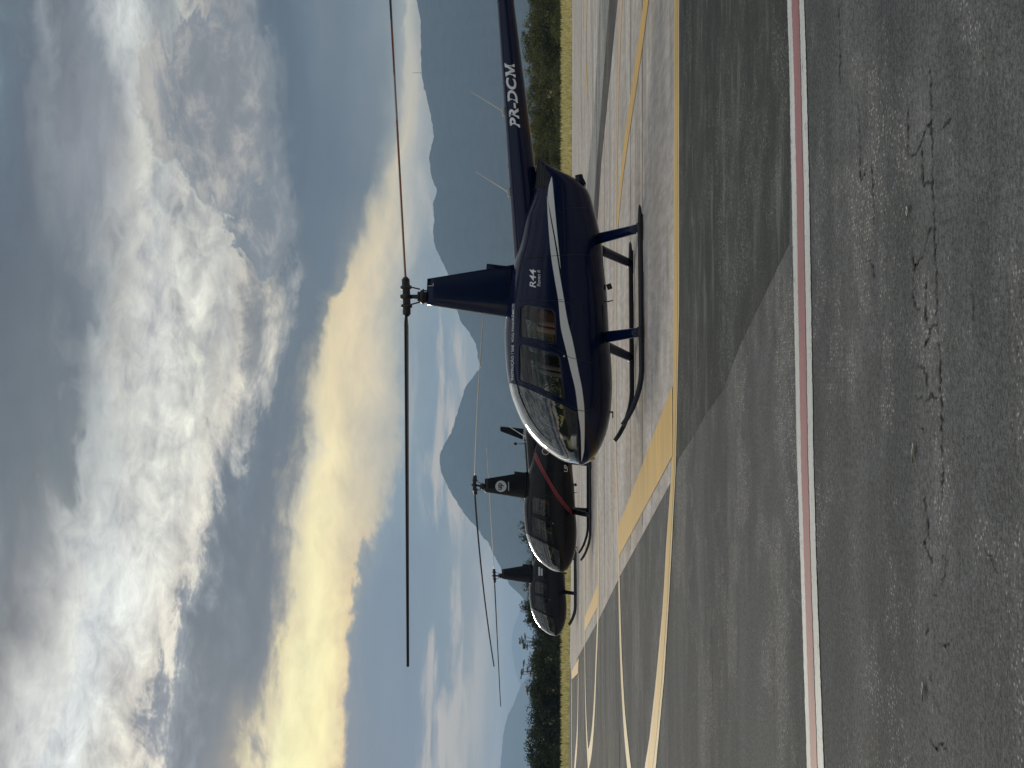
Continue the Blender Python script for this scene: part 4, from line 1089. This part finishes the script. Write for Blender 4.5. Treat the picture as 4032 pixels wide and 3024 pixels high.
# undergrowth along the foot of both woods
for xx0, xx1, kind, lab, grp in ((4, 33, 'B', 'low olive bush at the foot of the wood under the tail boom', 'olive bushes along the grass'), (-34, -11, 'A', 'low dark bush at the foot of the wood at left', 'dark bushes along the grass')):
    x = xx0
    while x < xx1:
        yb = 100.5 + rnd.uniform(-1, 1.5)
        o = empty('bush', (x, yb, gh(yb)))
        cm = PROTO[kind, rnd.randrange(5)][0]
        cr = link('foliage', cm, None, o); s = rnd.uniform(.50, .68); cr.scale = (s * 1.25, s, s); cr.location = (0, 0, s * .9); cr.rotation_euler = (0, 0, rnd.uniform(-.5, .5))
        st_ = link('stem', PROTO[kind, 0][1], None, o); st_.scale = (.4, .4, .3)
        tag(o, lab, 'bush', grp)
        x += rnd.uniform(1.5, 2.2)
# cecropias: bare leaning stems carrying parasol rosettes
def cecropia(x, y, ztop, seed, label, n=7, spread=1.0):
    r = random.Random(seed); g = gh(y); o = empty('cecropia_tree', (x, y, g)); h = ztop - g
    bm = bmesh.new(); tips = []
    fork = Vector((r.gauss(0, .1), 0, h * .72))
    tube(bm, [(0, 0, -.2), (r.gauss(0, .08), 0, h * .4), fork], [.05, .042, .034], 8)
    for i in range(n):
        a = i / n * 6.28 + r.uniform(-.3, .3); q = r.uniform(.25, .8) * spread
        e = fork + Vector((math.cos(a) * q * .75, math.sin(a) * q * .6, (h - fork.z) * r.uniform(.35, 1.0)))
        tube(bm, [fork, fork.lerp(e, .5) + Vector((0, 0, -.06)), e], [.026, .02, .012], 6); tips.append(e)
    from_bm('trunk', bm, M_BARK, o, True)
    v = []; f = []
    for e in tips:
        for j in range(12):
            a = j / 12 * 6.28 + r.uniform(-.2, .2); st = r.uniform(.10, .22)
            c = e + Vector((math.cos(a) * st, math.sin(a) * st, r.uniform(-.02, .08)))
            for k in range(7):
                b = k / 7 * 6.28; L = r.uniform(.13, .20)
                d = Vector((math.cos(b), math.sin(b), -.45 + r.uniform(-.2, .3))).normalized(); w = Vector((-math.sin(b), math.cos(b), 0)) * .035
                m0 = len(v); v += [tuple(c), tuple(c + d * L * .6 + w), tuple(c + d * L), tuple(c + d * L * .6 - w)]; f.append((m0, m0+1, m0+2, m0+3))
    me = bpy.data.meshes.new('crown'); me.from_pydata(v, [], f); me.update(); link('crown', me, M_LEAF_C, o)
    tag(o, label, 'tree', 'cecropia trees standing above the wood')
for (ys, vs, lab, sd, n, spd) in ((2530, 2046, 'thin open tree with parasol leaves above the dark wood, nearest the farthest nose', 3, 8, 1.0), (2637, 2047, 'thin open tree with parasol leaves above the middle of the dark wood', 5, 8, 1.0), (2715, 2068, 'small open tree just clearing the dark wood farther left', 8, 6, .7), (2395, 2052, 'small sprig of a tree rising behind the farthest cabin roof', 9, 5, .5), (131, 2046, 'thin open tree standing above the olive wood at far right', 12, 6, .6)):
    yy = 111.0
    cecropia((1512 - ys) / 6058 * yy, yy, z_at(vs, yy), sd, lab, n, spd)

# ================================================================== mountains
def ridge(name, pts, D, depth, label, jit, seed):
    # pts: (bearing as x/y, rise as z/y) along the skyline
    r = np.random.RandomState(seed)
    pts = sorted(pts)
    a = np.linspace(pts[0][0], pts[-1][0], 900)
    e = pchip([p[0] for p in pts], [p[1] for p in pts], a)
    nz = np.zeros_like(a)
    for o, amp in ((40, .7), (90, .7), (200, .6), (500, .55)):
        k = np.interp(np.linspace(0, o, len(a)), np.arange(o + 1), r.randn(o + 1)); nz += k * amp
    v = []; f = []
    prof_ = [(-1.0, 0.0)] + [(-1 + .9 * q / 13, (q / 13) ** 1.15 * .92) for q in range(1, 14)] + [(-.04, .975), (0, 1.0), (.12, .93), (.45, .55), (1.0, 0)]
    wav = [(r.uniform(20, 160), r.uniform(3, 14), r.uniform(0, 6.28), r.uniform(.3, 1)) for _ in range(14)]
    for i in range(len(a)):
        for t_, hh in prof_:
            g = sum(am * math.sin(kx * (a[i] - a[0]) * 4 + kt * t_ + ph) for kx, kt, ph, am in wav) / 5
            fade = min(1.0, (1 - hh) * 6) * min(1.0, hh * 6)
            y = D + t_ * depth + g * depth * .03 * fade
            ee = e[i] + (nz[i] * jit if hh == 1.0 else nz[i] * jit * .4 if hh > .95 else 0)
            z = CAM_H + ee * D * hh + g * D * .0035 * fade if hh > 0 else -3.0
            v.append((a[i] * y, y, max(-3.0, z)))
    n = len(prof_)
    for i in range(len(a) - 1):
        for j in range(n - 1):
            k = i * n + j; f.append((k, k + n, k + n + 1, k + 1))
    me = bpy.data.meshes.new(name); me.from_pydata(v, [], f); me.update()
    me.polygons.foreach_set('use_smooth', [True] * len(me.polygons))
    o = link(name, me, M_MOUNT)
    return tag(o, label, kind='structure')
def px(l): return [((1512 - y) / 6058, (2135 - v_) / 6058) for v_, y in l]
q1 = lambda a, b: (a / 1.106, b / 1.106)
q2 = lambda a, b: (1500 + a / 1.8433, 1000 + b / 1.8433)
q3 = lambda a, b: (1800 + a / 3.16, 1600 + b / 3.16)
q4 = lambda a, b: (1800 + a / 2.458, 2100 + b / 2.458)
M1 = [(1650, -1500), (1640, -700), (1632, -300)] + [q1(*p) for p in [(1815, 0), (1833, 100), (1832, 230), (1835, 310), (1860, 430), (1880, 530), (1887, 590), (1868, 690), (1875, 760), (1903, 830), (1885, 890), (1888, 960), (1890, 1050), (1920, 1130)]] + [q2(*p) for p in [(490, 150), (520, 300), (560, 430), (590, 500), (640, 570), (690, 660), (705, 740), (725, 820), (760, 900), (820, 1000), (900, 1150)]] + [(2060, 1800), (2110, 1950)]
M2 = [(1980, 1150), (1940, 1300)] + [q2(*p) for p in [(760, 760), (725, 822), (660, 900), (610, 980), (580, 1060), (545, 1180), (510, 1290), (450, 1400), (425, 1470), (430, 1550), (470, 1659)]] + [q3(*p) for p in [(130, 1390), (260, 1530), (350, 1659)]] + [q4(*p) for p in [(290, 70), (330, 160), (390, 280), (490, 460), (540, 520), (620, 610), (700, 720)]] + [(2125, 2500)]
M3 = [(2110, 2250), (2060, 2352), (2040, 2425), (2018, 2490), (2015, 2540), (2024, 2610), (2044, 2690), (2075, 2760), (2110, 2850)]
M4 = [(2115, 2600), (2079, 2660), (2047, 2709), (2025, 2769), (2000, 2816), (1980, 2910), (1973, 2992), (1965, 3100), (1940, 3400), (1960, 3900)]
ridge('mountain', px(M1), 4200, 1300, 'long forested mountain ridge behind the tail boom', .00022, 1)
ridge('mountain', px(M2), 4800, 1300, 'pointed mountain behind the helicopter noses', .00020, 2)
ridge('mountain', px(M3), 15500, 1200, 'pale distant hill just left of the pointed mountain', .00006, 3)
ridge('mountain', px(M4), 8600, 1500, 'hazy hill rising at the left edge', .00012, 4)
# invented unseen hill, added so the helicopter paint reflects something dark
def added_hill():
    r = np.random.RandomState(9); v = []; f = []
    N = 160; prof_ = [(0, 0), (.2, .28), (.45, .62), (.7, .88), (1, 1), (1.5, .5), (2, 0)]
    hb = 52 + 10 * np.interp(np.linspace(0, 12, N), np.arange(13), r.randn(13)) + 3 * np.interp(np.linspace(0, 90, N), np.arange(91), r.randn(91))
    for i in range(N):
        a = math.pi * (0.05 + 0.9 * i / (N - 1))
        for u, h in prof_:
            d = 190 + 120 * u
            v.append((math.cos(a) * d * 1.6, -math.sin(a) * d, hb[i] * h - 1.5))
    n = len(prof_)
    for i in range(N - 1):
        for j in range(n - 1):
            k = i * n + j; f.append((k, k + n, k + n + 1, k + 1))
    me = bpy.data.meshes.new('hill'); me.from_pydata(v, [], f); me.update()
    me.polygons.foreach_set('use_smooth', [True] * len(me.polygons))
    tag(link('hill', me, M_MOUNT), 'added unseen hill behind the camera, for dark reflections in the paint', kind='structure')
added_hill()
# lattice mast on the ridge
D_ = 4150; xm = (1512 - 285) / 6058 * D_; zr = CAM_H + (2135 - 1662) / 6058 * D_; zt = CAM_H + (2135 - 1622) / 6058 * D_
o = empty('radio_mast', (xm, D_, zr))
bm = bmesh.new()
for a in range(3):
    dx_, dy_ = 1.0 * math.cos(a * 2.094), 1.0 * math.sin(a * 2.094)
    tube(bm, [(dx_, dy_, 0), (dx_ * .25, dy_ * .25, zt - zr)], .28, 5)
for k in range(6):
    z0 = (zt - zr) * k / 6; r0_ = 1.0 - .75 * k / 6
    tube(bm, [(r0_ * math.cos(2.094 * (k % 3)), r0_ * math.sin(2.094 * (k % 3)), z0), (r0_ * .85 * math.cos(2.094 * ((k + 1) % 3)), r0_ * .85 * math.sin(2.094 * ((k + 1) % 3)), z0 + (zt - zr) / 6)], .15, 5)
from_bm('lattice', bm, M_STEEL, o)
bm = bmesh.new(); cyl(bm, (0, -.8, (zt - zr) * .7), (0, 1, 0), .9, .7, .5); from_bm('dish', bm, M_ANT, o, True)
tag(o, 'slim radio mast standing on the mountain ridge at far right', 'mast')

# ================================================================== haze
bm = bmesh.new()
box(bm, (0, 9000, 193.0), (34000, 19400, 394.0))
hz = from_bm('haze', bm)
mh = bpy.data.materials.new('haze'); mh.use_nodes = True
t = NT(mh.node_tree); t.n.clear()
pv = t.add('ShaderNodeVolumePrincipled', {'Color': (0.44, 0.64, 1.0, 1), 'Density': 0.00016, 'Anisotropy': 0.25})
t.add('ShaderNodeOutputMaterial', {'Volume': pv.outputs[0]})
hz.data.materials.append(mh)
tag(hz, 'thin bluish evening haze filling the air', kind='stuff')
